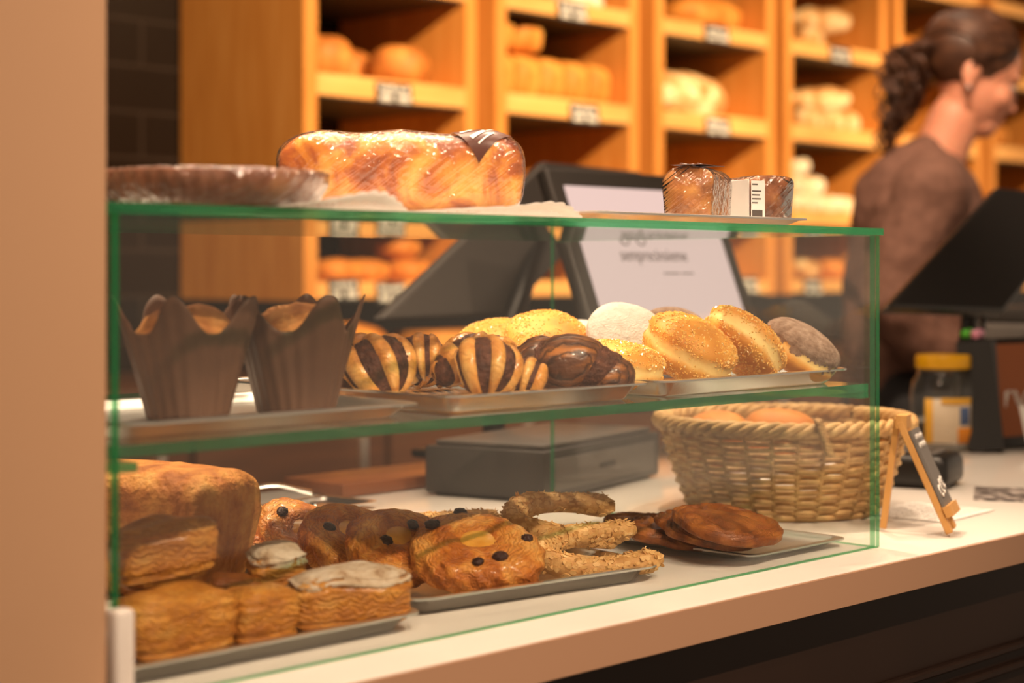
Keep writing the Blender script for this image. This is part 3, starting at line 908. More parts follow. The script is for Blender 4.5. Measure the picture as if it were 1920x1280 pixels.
# ------------------------------------------------------------------ almond horseshoes
HS = 'almond horseshoes on the counter tray'
def horseshoe(label, w, l, r, s):
    t = thing('almond_horseshoe', label, 'pastry', group=HS)
    ctrl = [(l * .62, -w * .92, r), (l * .2, -w, r), (-l * .22, -w * .8, r * 1.05), (-l * .42, 0, r * 1.1), (-l * .22, w * .8, r * 1.05), (l * .2, w, r), (l * .62, w * .86, r)]
    path = smooth_path(ctrl, 60)
    rad = lambda q: r * (1 + .10 * math.sin(q * 19 + s)) * (min(1, min(q, 1 - q) * 14 + .35))
    mb = MB(); mb.tube(path, rad, 14, flat=.85)
    mb.v = [tuple(Vector(v) * (1 + .02 * nz(v, 70, s))) for v in mb.v]
    mb.build('dough', 'horse', t)
    g = random.Random(int(s * 77)); mb = MB()
    for i in range(620):
        q = g.uniform(.01, .99); k = q * 60; j = min(int(k), 59)
        p = path[j].lerp(path[j + 1], k - j); d = (path[j + 1] - path[j]).normalized()
        sd = d.cross(Vector((0, 0, 1))).normalized(); up = sd.cross(d)
        a = g.uniform(-.5, PI + .5)
        nrm = sd * math.cos(a) + up * math.sin(a) * .85
        c = p + nrm * rad(q) * 1.0
        tx = (d * g.uniform(-1, 1) + sd.cross(nrm) * g.uniform(-1, 1) + nrm * g.uniform(-.3, .3)).normalized()
        ty = nrm.cross(tx).normalized()
        L, W = g.uniform(.0018, .0040), g.uniform(.0011, .0022)
        n = nrm * .0005
        ol = [c + tx * (L * math.cos(b)) + ty * (W * math.sin(b)) for b in (0, 1.05, 2.1, 3.14, 4.2, 5.24)]
        mb.add([o_ - n for o_ in ol] + [o_ + n for o_ in ol], [(0, 1, 2, 3, 4, 5), (6, 7, 8, 9, 10, 11)] + [(m, (m + 1) % 6, 6 + (m + 1) % 6, 6 + m) for m in range(6)])
    o = mb.build('almond_flakes', 'almond', t, False); o['kind'] = 'stuff'
    return t
def puth(t, px, py, z, ang, roll=0., lean=0., floor=BZ):
    p = on_z(px, py, z)
    return rest_cam(t, p.x, p.y, floor, roll, lean, VR + ang)
puth(horseshoe('almond horseshoe at the front right of its tray, both ends towards the right', .034, .092, .0108, 1.), 1098, 1045, .915, .30, 0., math.radians(16))
puth(horseshoe('almond horseshoe resting on the others, arching at the back', .032, .092, .0110, 2.), 1040, 990, .930, .10, math.radians(5), math.radians(20), BZ + .014)
puth(horseshoe('almond horseshoe half hidden behind the large danish', .030, .088, .0108, 3.), 838, 992, .920, .05, 0., math.radians(12))

# ------------------------------------------------------------------ palmiers
PM = 'caramelised palmiers on the shallow tray'
def palmier(label, R, s):
    t = thing('palmier_biscuit', label, 'pastry', group=PM)
    def fn(d):
        a = math.atan2(d.y, d.x); r = math.hypot(d.x, d.y)
        rad = R * (1 + .07 * math.cos(a - .4) - .16 * math.exp(-((a - 1.57) / .28) ** 2) + .03 * math.cos(3 * a + s))
        q = spow(r, .55)
        z = spow(d.z, .5) * .0062
        sx = abs(d.x) * q
        groove = .0016 * math.sin(math.hypot(sx - .45, d.y * q) * 34 + 2 * math.atan2(d.y, sx - .45))
        if d.z > 0: z += groove * min(1, (1 - r) * 8)
        k = 1 + .02 * nz(d, 8, s)
        return Vector((rad * q * d.x / max(r, 1e-6) * k, rad * q * d.y / max(r, 1e-6) * k, z + .0016 * nz(d, 2, s)))
    mb = MB(); mb.ball((0, 0, 0), 1, 110, 50, fn); mb.build('caramelised_layers', 'palm', t)
    return t
def putp(label, px, py, z, roll, lean, R, s, spin=0.):
    p = on_z(px, py, z)
    t = palmier(label, R, s)
    rest_cam(t, p.x, p.y, CZ + .0016, math.radians(roll), math.radians(lean), spin)
    t.location.z = max(t.location.z, z)
    return t
putp('palmier lying uppermost on the right end of the fanned row', 1362, 985, .9325, 9, 9, .0500, 1.)
putp('palmier directly beneath the uppermost one in the fanned row', 1330, 995, .9225, 9, 8, .0490, 2., 1)
putp('palmier third from the right in the fanned row', 1268, 1000, .9150, 9, 7, .0470, 3., 2)
putp('small palmier at the left end of the fanned row', 1205, 990, .9105, 7, 5, .0380, 4., 3)

# ------------------------------------------------------------------ pound cake
t = thing('pound_cake_loaf', 'long cracked golden pound cake at the left of the counter behind the puff pastries', 'cake')
def pound(d):
    p = loaf_pt(d, .215, .090, .094, .26, .18, .0014, 5.)
    q = p.z / .094
    p.y *= .80 + .22 * min(1, q * 1.3)
    p.x *= .93 + .07 * min(1, q * 1.3)
    if q > .72:                                # risen, split top
        c = 1 - (p.y / .045) ** 2
        p.z += .012 * max(0, c) - .0035 * math.exp(-((p.y - .004 * math.sin(p.x * 60)) / .0045) ** 2) + .003 * nz(p, 50, 2.)
    if .60 < q < .72: p.y *= 1.025; p.x *= 1.01      # lip where the batter rose over the tin
    return p
mb = MB(); mb.ball((0, 0, 0), 1, 130, 80, pound); mb.build('crust', 'pound', t)
co = Vector((.772, 1.085, 0))
rz = math.radians(20)
ax = Vector((-math.sin(rz), math.cos(rz), 0)); bx_ = Vector((math.cos(rz), math.sin(rz), 0))
ctr = co + ax * .106 + bx_ * .040
rest(t, ctr.x, ctr.y, CZ, (0, 0, rz + PI / 2))

# ------------------------------------------------------------------ puff pastry slices at the near left
PF = 'puff pastry slices in the near left corner'
def puff(label, L, W, H, s, mat, dust=False, lump=.0065):
    t = thing('puff_pastry_slice', label, 'pastry', group=PF)
    def fn(d, g=0.):
        p = loaf_pt(d, L, W, H, .5, .38, lump, s, 0, g)
        q = p.z / H
        lay = .0012 * math.sin(q * 46 + 4 * nz(p, 20, s))
        n = Vector((p.x, p.y, 0))
        if n.length > 1e-5 and .1 < q < .9: p += n.normalized() * lay
        p.z += .004 * nz(p, 34, s + 2) * (q > .6)
        return p
    mb = MB(); mb.ball((0, 0, 0), 1, 72, 44, fn); mb.build('layered_pastry', mat, t)
    if dust:
        mb = MB()
        def dr(u, v):
            th = PI / 2 - v * 1.3; a = 2 * PI * u
            return Vector((math.cos(th) * math.cos(a), math.cos(th) * math.sin(a), math.sin(th)))
        mb.grid(lambda u, v: fn(dr(u, v), .0005 + .0010 * abs(nz(dr(u, v), 7, s))), 150, 60, cu=True, keep=lambda u, v: dr(u, v).z > .22 + .5 * nz(dr(u, v), 2.5, s + 1) + .75 * nz(dr(u, v), 8, s))
        mb.build('icing_sugar', 'icing_rough', t)
    return t
AZ = CZ + .0018
def putf(t, px, Z, ang=0., floor=AZ, roll=0., lean=0.):
    p = at_depth(px, 1100, Z)
    return rest_cam(t, p.x, p.y, floor, math.radians(roll), math.radians(lean), VR + ang)
putf(puff('golden puff pastry slice at the front left of the near tray', .082, .046, .046, 1., 'puff'), 330, 1.140, .75)
putf(puff('golden puff pastry slice in the middle of the near tray', .048, .044, .042, 2., 'puff'), 485, 1.180, .6)
putf(puff('cream-topped puff pastry slice dusted with icing sugar at the right of the near tray', .092, .044, .042, 3., 'puff', True), 652, 1.235, .42)
putf(puff('flat brown puff pastry slice under the raised one', .080, .042, .026, 4., 'puff_dark'), 335, 1.205, .7)
putf(puff('rounded sugar-dusted puff pastry rising behind the dusted slice', .042, .040, .054, 5., 'puff', True), 520, 1.270, .3)
putf(puff('puff pastry slice lying uppermost at the far left, raised on the brown one', .074, .044, .046, 7., 'puff'), 312, 1.200, .55, AZ + .036, -6)
putf(puff('small brown puff pastry tucked between the raised and dusted ones', .040, .036, .036, 6., 'puff_dark'), 440, 1.245, .2)

# ------------------------------------------------------------------ tongs behind the case
t = thing('serving_tongs', 'shiny steel pastry tongs lying on the small steel tray behind the case', 'tongs')
for s in (-1, 1):
    pts = smooth_path([(-.040, 0, .014), (-.032, s * .008, .016 + s * .009), (-.008, s * .012, .016 + s * .011), (.016, s * .011, .013 + s * .008), (.030, s * .012, .013 + s * .004)], 30)
    mb = MB(); mb.tube(pts, lambda q: .0055 + .008 * max(0, q - .55), 12, flat=.22); mb.build('arm', 'steel', t)
rest(t, 1.128, 1.440, CZ + .0078, (0, 0, math.radians(-30)))

# ------------------------------------------------------------------ register: cash box, screens
p = (1.392, 1.312)
t = thing('cash_box', 'low dark grey till box on the counter behind the glass case', 'cash box', (*p, CZ), (0, 0, math.radians(14)))
MB().rbox(.0, .30, .0, .160, .003, .058, .003).build('housing', 'charcoal', t, True, 40)
MB().rbox(.012, .29, .008, .153, .058, .064, .002).build('lid', 'grey', t, True, 40)
MB().rbox(.02, .28, -.003, .0, .012, .048, .001).build('drawer_front', 'grey', t, True, 40)
MB().box(.13, .17, -.0036, -.003, .028, .034).build('lock_slot', 'black', t, False)
MB().box(.01, .29, .01, .150, 0, .003).build('foot_pad', 'black', t, False)

tilt = math.radians(21.6)
def tablet_frame(mb_fn): pass
m = thing('customer_display', 'black-framed lit customer screen with grey script facing over the pastries', 'screen', (1.80, 1.50, CZ + .064))
SL = (1.648 - m.location.x, 1.517 - m.location.y, 1.274 - m.location.z)        # upper left corner of the lit area
TT = Matrix.Translation(SL) @ Matrix.Rotation(-tilt, 4, 'X')                  # local x right, z up the screen, -y out of the glass
W_, H_ = .302, .226
MB().rbox(-.026, W_ + .026, .001, .022, -H_ - .026, .026, .006, 3, TT).build('bezel', 'charcoal', m, True, 40)
sc = MB().box(0, W_, .0, .0015, -H_, 0, TT).build('lit_panel', 'screen', m, False); sc['label'] = 'glowing pinkish white screen'
mb = MB()
RX = Matrix.Rotation(PI / 2, 4, 'X')
mb.text('semprecinsieme', .0265, TT @ Matrix.Translation((.140, -.0006, -.0985)) @ RX @ Matrix.Diagonal((.82, 1, 1, 1)), .0002)
for cx in (.088, .122):
    mb.tube([Vector((cx + .0105 * math.cos(a), 0, -.071 + .0125 * math.sin(a))) for a in [PI + PI * k / 14 for k in range(15)]], .0010, 6, TT @ Matrix.Translation((0, -.0004, 0)))
for k in range(9):
    mb.box(.150 + k * .0068 + (.004 if k > 4 else 0), .1553 + k * .0068 + (.004 if k > 4 else 0), -.0006, -.0002, -.1255, -.1232, TT)
mb.build('lettering', 'print_dark', sc, False)
# neck and foot of the double register
MB().rbox(.02, .16, .035, .13, .0, .020, .004).build('foot', 'charcoal', m, True, 40)
MB().tube([(.06, .10, .015), (.04, .12, .10), (.0, .10, .20), (-.02, .075, .26)], .018, 10).build('neck', 'charcoal', m)
# operator touch screen, seen from behind at the left
m2 = thing('till_touch_screen', 'dark slanted till screen seen from behind beside the customer screen', 'screen', (1.50, 1.66, CZ + .009))
def quad_slab(mb, A, B, C, D, th):
    n = (B - A).cross(D - A).normalized() * th
    vs = [A, B, C, D, A + n, B + n, C + n, D + n]
    mb.add(vs, [(0, 1, 2, 3), (7, 6, 5, 4), (0, 4, 5, 1), (1, 5, 6, 2), (2, 6, 7, 3), (3, 7, 4, 0)])
o3 = Vector(m2.location)
A = at_depth(693, 600, 2.24) - o3; B = at_depth(1005, 306, 2.62) - o3
wv = Vector((.30, .06, 0)); 
C_, D_ = B + wv, A + wv
mb = MB(); quad_slab(mb, A, D_, C_, B, .020); sl = mb.build('housing', 'grey', m2, False)
bv = sl.modifiers.new('b', 'BEVEL'); bv.width = .005; bv.segments = 2
e1 = (B - A); e2 = wv
nn_ = e2.cross(e1).normalized()
q0 = lambda a, b, h: A + e1 * a + e2 * b + nn_ * h
mb = MB(); quad_slab(mb, q0(.42, .10, .0), q0(.42, .22, .0), q0(.72, .22, .0), q0(.72, .10, .0), .0012); mb.build('service_cover', 'grey', m2, False)
MB().tube([A * .4 + C_ * .6, (A * .5 + C_ * .5) * Vector((1, 1, .5)) if False else Vector((.16, .0, .10)), Vector((.16, 0, .004))], .016, 10).build('stand_neck', 'black', m2)
MB().rbox(.06, .26, -.06, .06, 0, .012, .004).build('foot', 'black', m2, True, 40)

# reddish wooden board on the counter
p = on_z(660, 937, CZ)
t = MB().rbox(0, .235, 0, .110, 0, .016, .003).build('wooden_board', 'board', None, True, 40)
t.location = (p.x, p.y + .016, CZ + .0002)
tag(t, 'reddish brown wooden board lying at the back edge of the counter beside the till box', 'board')

# ------------------------------------------------------------------ wicker basket
bx, by, bzz = 1.540, 1.092, CZ
t = thing('wicker_basket', 'round pale wicker bread basket outside the right pane of the case', 'basket', (bx, by, bzz))
rb, rt, hb = .098, .134, .098
rad = lambda z: rb + (rt - rb) * (z / hb) ** .8
mb = MB()
NS = 30
rows = 16
for j in range(rows):
    z = .005 + j * .0056
    pts = []
    for i in range(NS * 4):
        a = 2 * PI * i / (NS * 4)
        w = .0030 * math.cos(a * NS / 2 + j * PI)
        r = rad(z) + w
        pts.append((r * math.cos(a), r * math.sin(a), z + .0006 * math.sin(5 * a + j)))
    mb.tube(pts, .0024, 6, closed=True, flat=1.25)
mb.build('woven_wall', 'wicker', t)
mb = MB()
for i in range(NS):
    a = 2 * PI * (i + .5) / NS
    mb.tube([((rad(z)) * math.cos(a), (rad(z)) * math.sin(a), z) for z in (.003, .03, .06, .096)], .0026, 6)
mb.build('upright_canes', 'wicker', t)
mb = MB()
for k in range(4):
    pts = []
    for i in range(120):
        a = 2 * PI * i / 120
        ph = a * 14 + k * PI / 2
        r = rt + .001 + .0052 * math.cos(ph); z = hb + .0005 + .0052 * math.sin(ph)
        pts.append((r * math.cos(a), r * math.sin(a), z))
    mb.tube(pts, .0042, 6, closed=True)
mb.build('braided_rim', 'wicker', t)
MB().lathe([(rb, .001), (rb, .005), (.002, .005)], 40).build('base', 'wicker', t)
mb = MB()
for k in range(3):
    pts = []
    for i in range(30):
        q = i / 29
        ph = q * 18 + k * 2.1
        a = math.radians(232)
        r = rt + .010 - .004 * q + .003 * math.cos(ph)
        pts.append((r * math.cos(a + .10 * (q - .5)) + .003 * math.sin(ph), r * math.sin(a + .10 * (q - .5)), hb + .012 - .036 * q))
    mb.tube(pts, .0030, 6)
mb.build('handle_lashing', 'wicker', t)
def roll_mesh(L, W, H, s, mat, name='crust', cuts=0, lump=.004):
    mb = MB()
    def fn(d):
        p = loaf_pt(d, L, W, H, .85, .8, lump, s)
        if cuts and p.z > H * .55:
            p.z -= H * .07 * max(0, math.cos(p.x / L * cuts * 2 * PI + p.y / W * 2)) ** 6
        return p
    mb.ball((0, 0, 0), 1, 40, 22, fn)
    return mb
for (x, y, s, lab) in ((-.05, .05, 1., 'crusty bread roll in the wicker basket, left of its neighbour'), (.035, .03, 2., 'crusty bread roll in the wicker basket, right of its neighbour')):
    r_ = thing('bread_roll', lab, 'bread', group='bread rolls in the wicker basket')
    roll_mesh(.085, .065, .060, s, 0).build('crust', 'loaf_brown', r_)
    rest(r_, bx + x, by + y, bzz + .048, (0, 0, s))
    # raised on a folded napkin
nk = MB().grid(lambda u, v: (bx + .078 * v * math.cos(2 * PI * u), by + .078 * v * math.sin(2 * PI * u), CZ + .042 + .004 * math.sin(u * 40) * v), 60, 10, cu=True)
nk.lathe([(.070, .006), (.078, .040)], 50, T_(bx, by, CZ))
o = nk.build('linen_napkin', 'paper', None)
tag(o, 'folded pale napkin lining the wicker basket under the rolls', 'napkin')

# lace paper and card terminal beyond the case
mb = MB()
def lace(u, v):
    return ((u - .5) * .12, (v - .5) * .10, .0006 + .0004 * math.sin(u * 40) * math.sin(v * 30))
mb.grid(lace, 68, 46, keep=lambda u, v: not (((u * 17 + abs((v * 11) % 1 - .5) * 1.2) % 1) < .42 and .08 < v < .92 and .05 < u < .95 and ((v * 11) % 1) > .25))
o = mb.build('lace_paper_mat', 'paper', None)
p = on_z(1705, 962, CZ); o.location = (p.x + .016, p.y - .012, CZ + .0005)
o.modifiers.new('s', 'SOLIDIFY').thickness = .0004
o.rotation_euler = (0, 0, math.radians(4))
tag(o, 'white lace-patterned paper mat lying behind the chalkboard easel', 'paper mat')
p = on_z(1722, 915, CZ)
t = thing('card_terminal', 'rounded black card payment terminal behind the chalkboard easel', 'card terminal', (p.x + .02, p.y + .05, CZ), (0, 0, math.radians(15)))
MB().rbox(-.045, .045, -.080, .080, .001, .040, .012, 4).rbox(-.042, .042, .02, .085, .030, .052, .010, 3).build('housing', 'black', t)
MB().box(-.030, .030, .030, .076, .0521, .0527).build('display', 'charcoal', t, False)
mb = MB()
for i in range(3):
    for j in range(4):
        mb.rbox(-.027 + i * .019, -.011 + i * .019, -.062 + j * .018, -.050 + j * .018, .0395, .0425, .001, 1)
mb.build('keypad', 'grey', t)

# ------------------------------------------------------------------ chalkboard easel
pf = on_z(1781, 1006, CZ); pb = on_z(1656, 996, CZ)
t = thing('chalkboard_easel', 'little pine easel with a handwritten slate board just right of the case', 'easel', (pf.x, pf.y, CZ))
wv = Vector((.93, .37, 0)).normalized()
fw = Vector((wv.y, -wv.x, 0))            # towards the customers
top = Vector((-.012, .048, .111))
legs_top = [top - wv * .004, top + wv * .012]
legs_bot = [Vector((0, 0, .0035)), wv * .034 + Vector((0, .002, .0035))]
def bar(a, b, w, d, up):
    a, b = Vector(a), Vector(b)
    z = (b - a).normalized()
    x = up.cross(z).normalized(); y = z.cross(x)
    mb = MB(); quad = []
    vs = []
    for p_ in (a, b):
        for sx, sy in ((-1, -1), (1, -1), (1, 1), (-1, 1)):
            vs.append(p_ + x * (sx * w / 2) + y * (sy * d / 2))
    mb.add(vs, [(3, 2, 1, 0), (4, 5, 6, 7), (0, 1, 5, 4), (1, 2, 6, 5), (2, 3, 7, 6), (3, 0, 4, 7)])
    return mb
lw = .0085
for a, b in zip(legs_bot, legs_top):
    q = bar(a, b, lw, lw * .8, fw).build('leg', 'easel', t, False)
    bb = q.modifiers.new('b', 'BEVEL'); bb.width = .0008
bl = Vector((pb.x - pf.x, pb.y - pf.y, .0035))
bar(bl, top + wv * .004 + Vector((0, .004, .002)), lw * .9, lw * .7, fw).build('rear_leg', 'easel', t, False)
bar(top - wv * .008 + fw * .002, top + wv * .018 + fw * .002, lw * 1.3, lw * 1.5, Vector((0, 0, 1))).build('top_block', 'easel', t, False)
dn = (legs_bot[0] - legs_top[0]).normalized()
bn = wv.cross(dn).normalized()
if bn.dot(fw) < 0: bn = -bn
ledge0 = legs_top[0] + dn * .098 + bn * .008
bar(ledge0 - wv * .006, ledge0 + wv * .040, .011, .0075, bn).build('ledge', 'easel', t, False)
o0 = legs_top[0] + dn * .012 + bn * .0072 - wv * .004
BWd, BHt = .048, .082
mb = MB(); quad_slab(mb, o0, o0 + wv * BWd, o0 + wv * BWd + dn * BHt, o0 + dn * BHt, .003)
sb = mb.build('slate', 'slate', t, False); sb['label'] = 'grey slate with chalk handwriting'
mb = MB()
hb_ = lambda a, b: o0 + wv * (BWd * a) + dn * (BHt * b) + bn * .0016 + (bn * .002 if True else bn)
n_ = (o0 + wv - o0).cross(dn).normalized()
off = .0034 if n_.dot(bn) > 0 else .0006
hb_ = lambda a, b: o0 + wv * (BWd * a) + dn * (BHt * b) + bn * off
g = random.Random(5)
for (y0, n, am) in ((.10, 5, .035), (.21, 6, .04)):
    pts = []
    for i in range(n * 6):
        q = i / (n * 6 - 1)
        pts.append(hb_(.10 + .8 * q + .02 * math.sin(q * n * 6.28 + 1), y0 + am * math.sin(q * n * 6.28) * (.6 + .4 * g.random())))
    mb.tube(pts, .00045, 5)
mb.build('chalk_heading', 'chalk', sb)
mb = MB()
for (cx, cy, rx_, ry_) in ((.25, .80, .11, .07), (.52, .76, .10, .09), (.78, .72, .10, .07)):
    mb.tube([hb_(cx + rx_ * math.cos(a), cy + ry_ * math.sin(a)) for a in [.6 + 5.0 * k / 20 for k in range(21)]], .0009, 5)
mb.build('chalk_price', 'chalk', sb)

# ------------------------------------------------------------------ jar, right-hand till, menu stand
p = on_z(1771, 848, CZ)
jx, jy = p.x + .03, p.y + .02
t = thing('glass_jar', 'clear glass jar with a yellow lid and a yellow and blue paper label', 'jar', (jx, jy, CZ))
JP = [(.040, .001), (.046, .006), (.0475, .02), (.0475, .085), (.044, .100), (.037, .110), (.036, .122)]
mb = MB()
vs = []
mb.lathe([(.001, .001)] + JP, 48).build('glass_body', 'jar_glass', t)
MB().lathe([(.0385, .120), (.0395, .122), (.0395, .137), (.037, .140), (.001, .1405)], 48, mod=lambda a, z: 1 + .006 * math.cos(60 * a)).build('lid', 'yellow', t)
va = math.atan2(-jy, -jx)                # towards the camera
def lab(a0, a1, z0, z1, r, mat, name, par):
    mb = MB(); mb.grid(lambda u, v: (r * math.cos(va + a0 + (a1 - a0) * u), r * math.sin(va + a0 + (a1 - a0) * u), z0 + (z1 - z0) * v), 16, 2)
    o = mb.build(name, mat, par); o.modifiers.new('s', 'SOLIDIFY').thickness = .0004
    return o
L0 = lab(-.55, .95, .014, .078, .0481, 'lab_cream', 'paper_label', t); L0['label'] = 'cream paper label with yellow and blue blocks'
lab(-.55, -.30, .014, .078, .0486, 'lab_yellow', 'yellow_stripe', L0)
lab(.45, .95, .014, .036, .0486, 'lab_orange', 'orange_block', L0)
lab(.52, .86, .040, .066, .0486, 'lab_blue', 'blue_block', L0)
lab(-.05, .95, .070, .079, .0486, 'lab_yellow', 'yellow_stripe', L0)

# right-hand tilting till screen
t = thing('tilting_till_screen', 'big black slanted till screen before the shop assistant', 'screen')
t.location = at_depth(1800, 840, 2.62); t.location.z = CZ
o3 = Vector(t.location)
A = at_depth(1640, 590, 2.40) - o3; B = at_depth(1852, 362, 2.78) - o3
wv2 = Vector((.30, -.02, -.01))
mb = MB(); quad_slab(mb, A, A + wv2, B + wv2, B, .022)
sl = mb.build('housing', 'black', t, False); bv = sl.modifiers.new('b', 'BEVEL'); bv.width = .006; bv.segments = 2
e1, e2 = B - A, wv2
nn_ = e2.cross(e1).normalized()
q0 = lambda a, b, h: A + e1 * a + e2 * b + nn_ * h
mb = MB(); quad_slab(mb, q0(.04, .05, .0), q0(.04, .95, .0), q0(.13, .95, .0), q0(.13, .05, .0), .003); mb.build('lower_trim', 'grey', t, False)
MB().tube([q0(.5, .5, .0), q0(.36, .6, -.05) , Vector((.10, .04, .20)), Vector((.12, .06, .02))], .014, 10).build('stand_arm', 'black', t)
MB().tube([q0(.30, .3, .0), Vector((.05, .0, .23)), Vector((.03, -.01, .22))], .016, 10).build('hinge', 'black', t)
for k, (a, b_) in enumerate(((-.02, -.04), (.035, -.03))):
    MB().tube(smooth_path([Vector((.03, -.01, .23)), Vector((.0 + a, -.02, .19)), Vector((-.01 + a, -.01, .10)), Vector((.03 + a, .02, .004))], 24), .0045, 8).build('cable', 'black', t)
MB().rbox(.02, .22, -.02, .14, 0, .016, .004).build('foot', 'black', t, True, 40)

# black menu stand with a framed brown sign
p = on_z(1890, 850, CZ)
t = thing('menu_stand', 'leaning black menu stand holding a brown panel with white script at the right edge', 'menu stand', (p.x, p.y + .03, CZ))
a_, b2, c_, d_ = at_depth(1822, 846, p.dot(Vector((CT, ST, 0)))) - Vector(t.location), None, None, None
lean = math.radians(14)
TM = Matrix.Rotation(math.radians(-12), 4, 'Z') @ Matrix.Rotation(-lean, 4, 'X')
MB().rbox(.0, .20, .0, .014, .003, .168, .003, 2, TM).build('frame', 'black', t, True, 40)
pn = MB().box(.014, .19, -.0012, .0, .020, .158, TM).build('panel', plain('brown_sign_panel', srgb(150, 86, 48), .6), t, False); pn['label'] = 'orange brown sign panel with white script'
mb = MB()
mb.tube([TM @ Vector((.05 + .010 * math.cos(a * 1.0) + a * .004, -.002, .075 + .012 * math.sin(a * 1.7))) for a in [k * .3 for k in range(44)]], .0012, 5)
mb.build('script', 'chalk', pn)
mb = MB(); quad_slab(mb, Vector((-.035, .012, .002)), Vector((.0, .035, .002)), TM @ Vector((.002, .015, .165)), TM @ Vector((-.012, .012, .165)), .05)
mb.build('side_wing', 'black', t, False)
tp = TM @ Vector((.0, .007, .168))
for k, (mt, nm, lb_) in enumerate((('lime', 'highlighter_pen', 'lime green highlighter lying on top of the menu stand'), ('pink', 'highlighter_pen', 'pink highlighter lying on the menu stand beside the green one'))):
    hp = thing(nm, lb_, 'pen', Vector(t.location) + tp + Vector((.022 - .0 * k, .006 - .0165 * k, .0080)), (0, 0, .3))
    MB().tube([(-.018 , 0, 0), (.004, 0, 0)], .0065, 12).build('barrel', mt, hp)
    MB().tube([(.004, 0, 0), (.020, 0, 0)], .0070, 12).build('cap', mt, hp)
# small card holder before the stand
p = on_z(1908, 846, CZ)
o = MB().rbox(-.03, .03, 0, .004, 0, .070, .001, 1, T_(rx=-.3)).build('price_card', 'paper', None, False)
o.location = (p.x, p.y - .045, CZ + .0015); o.rotation_euler = (0, 0, math.radians(-20))
tag(o, 'small cream card leaning before the menu stand', 'card')
# dark receipt printer behind
p = on_z(1905, 800, CZ)
t = thing('receipt_printer', 'dark grey receipt printer under the right-hand till screen', 'printer', (2.74, 1.40, CZ), (0, 0, math.radians(-8)))
MB().rbox(0, .20, 0, .16, .002, .17, .008, 3).build('housing', 'grey', t, True, 40)
MB().rbox(.01, .19, .02, .15, .17, .20, .006, 2).build('lid', 'charcoal', t, True, 40)
MB().grid(lambda u, v: (.05 + .10 * u, .0 - .012 * math.sin(v * 2), .15 + .05 * v), 4, 8).build('paper_strip', 'paper', t)
# printed leaflet lying flat
p = on_z(1893, 928, CZ)
o = MB().rbox(-.06, .06, -.04, .04, 0, .0016, .0004, 1).build('leaflet', noisy('printed_leaflet', [(.42, (.035, .03, .03)), (.5, (.20, .17, .16)), (.62, (.62, .56, .52))], scale=70, detail=4, rough=.4), None, False)
o.location = (p.x, p.y, CZ + .0002); o.rotation_euler = (0, 0, .5)
tag(o, 'dark speckled leaflet lying flat on the counter by the right edge', 'leaflet')

# ------------------------------------------------------------------ bread shelves on the back wall
UX = [2.669, 3.344, 4.033, 4.712, 5.400, 6.085]
UW = [.600, .611, .618, .624, .620, .620]
BT = [1.945, 1.662, 1.372, 1.138]
BH_ = [.050, .058, .052, .046]
pt, Z0, Z1 = .042, 1.090, 2.34
names = ['leftmost oak bread shelf unit, its plain side panel facing the viewer', 'second oak bread shelf unit from the left, behind the brioche loaf', 'third oak bread shelf unit from the left, behind the lit screen',
         'fourth oak bread shelf unit, left of the shop assistant', 'oak bread shelf unit directly behind the shop assistant', 'oak bread shelf unit at the right edge']
SD = YB - .006 - Y_SH
for i, (x, w) in enumerate(zip(UX, UW)):
    t = thing('bread_shelf_unit', names[i], 'shelf', (x, Y_SH, Z0), group='oak bread shelves on the tiled wall')
    for s in (0, w - pt):
        MB().box(s, s + pt, 0, SD, 0, Z1 - Z0).build('side_panel', 'wood', t, False)
    for z, h in zip([2.235] + BT, [.05] + BH_):
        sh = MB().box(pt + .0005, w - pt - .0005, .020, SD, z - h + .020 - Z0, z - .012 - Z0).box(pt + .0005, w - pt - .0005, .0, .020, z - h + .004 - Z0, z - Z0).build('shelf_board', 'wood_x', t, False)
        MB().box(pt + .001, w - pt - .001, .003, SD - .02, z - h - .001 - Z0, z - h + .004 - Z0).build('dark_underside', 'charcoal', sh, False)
    MB().box(0, w, 0, SD, Z1 - Z0, Z1 + .03 - Z0).build('top_board', 'wood', t, False)

# price tags
def price_tag(px, py, yy, label, w=.125, h=.058, s=1):
    p = on_y(px, py, yy)
    t = thing('shelf_price_tag', label, 'price tag', (p.x, Y_SH - .004, p.z), group='black price tags on the bread shelves')
    cd = MB().rbox(-w / 2, w / 2, -.0015, .0015, -h / 2, h / 2, .0006, 1, T_(rx=-.12)).build('card', 'card_black', t, False)
    g = random.Random(s); mb = MB()
    TT_ = T_(rx=-.12)
    x = -w * .40
    while x < w * .38:
        d = g.uniform(.006, .014)
        mb.box(x, x + d, -.0024, -.0016, h * .10, h * (.24 + .14 * g.random()), TT_)
        x += d + .003
    for (a, b_) in ((-w * .40, -w * .12), (w * .08, w * .40)):
        x = a
        while x < b_:
            d = g.uniform(.006, .011)
            mb.box(x, x + d, -.0024, -.0016, -h * .36, -h * (.02 + .10 * g.random()), TT_)
            x += d + .002
    mb.build('lettering', 'chalk', cd, False)
tags = [(739, 176, 'under the three round loaves'), (1073, 22, 'on the upper board of the second unit'), (1096, 214, 'under the stacked tin loaves'), (1344, 64, 'on the upper board of the third unit'),
        (1346, 238, 'under the long floury loaf'), (1576, 104, 'on the upper board beside the assistant'), (645, 543, 'on the lowest board of the leftmost unit'), (733, 549, 'second on the lowest board of the leftmost unit'),
        (1403, 535, 'on the lowest board behind the screen edge'), (1524, 538, 'on the lowest board beside the assistant sleeve')]
for k, (a, b_, lb_) in enumerate(tags):
    price_tag(a, b_, Y_SH - .004, 'black price tag with white print ' + lb_, s=k + 1, **({'w': .10} if k > 5 else {}))

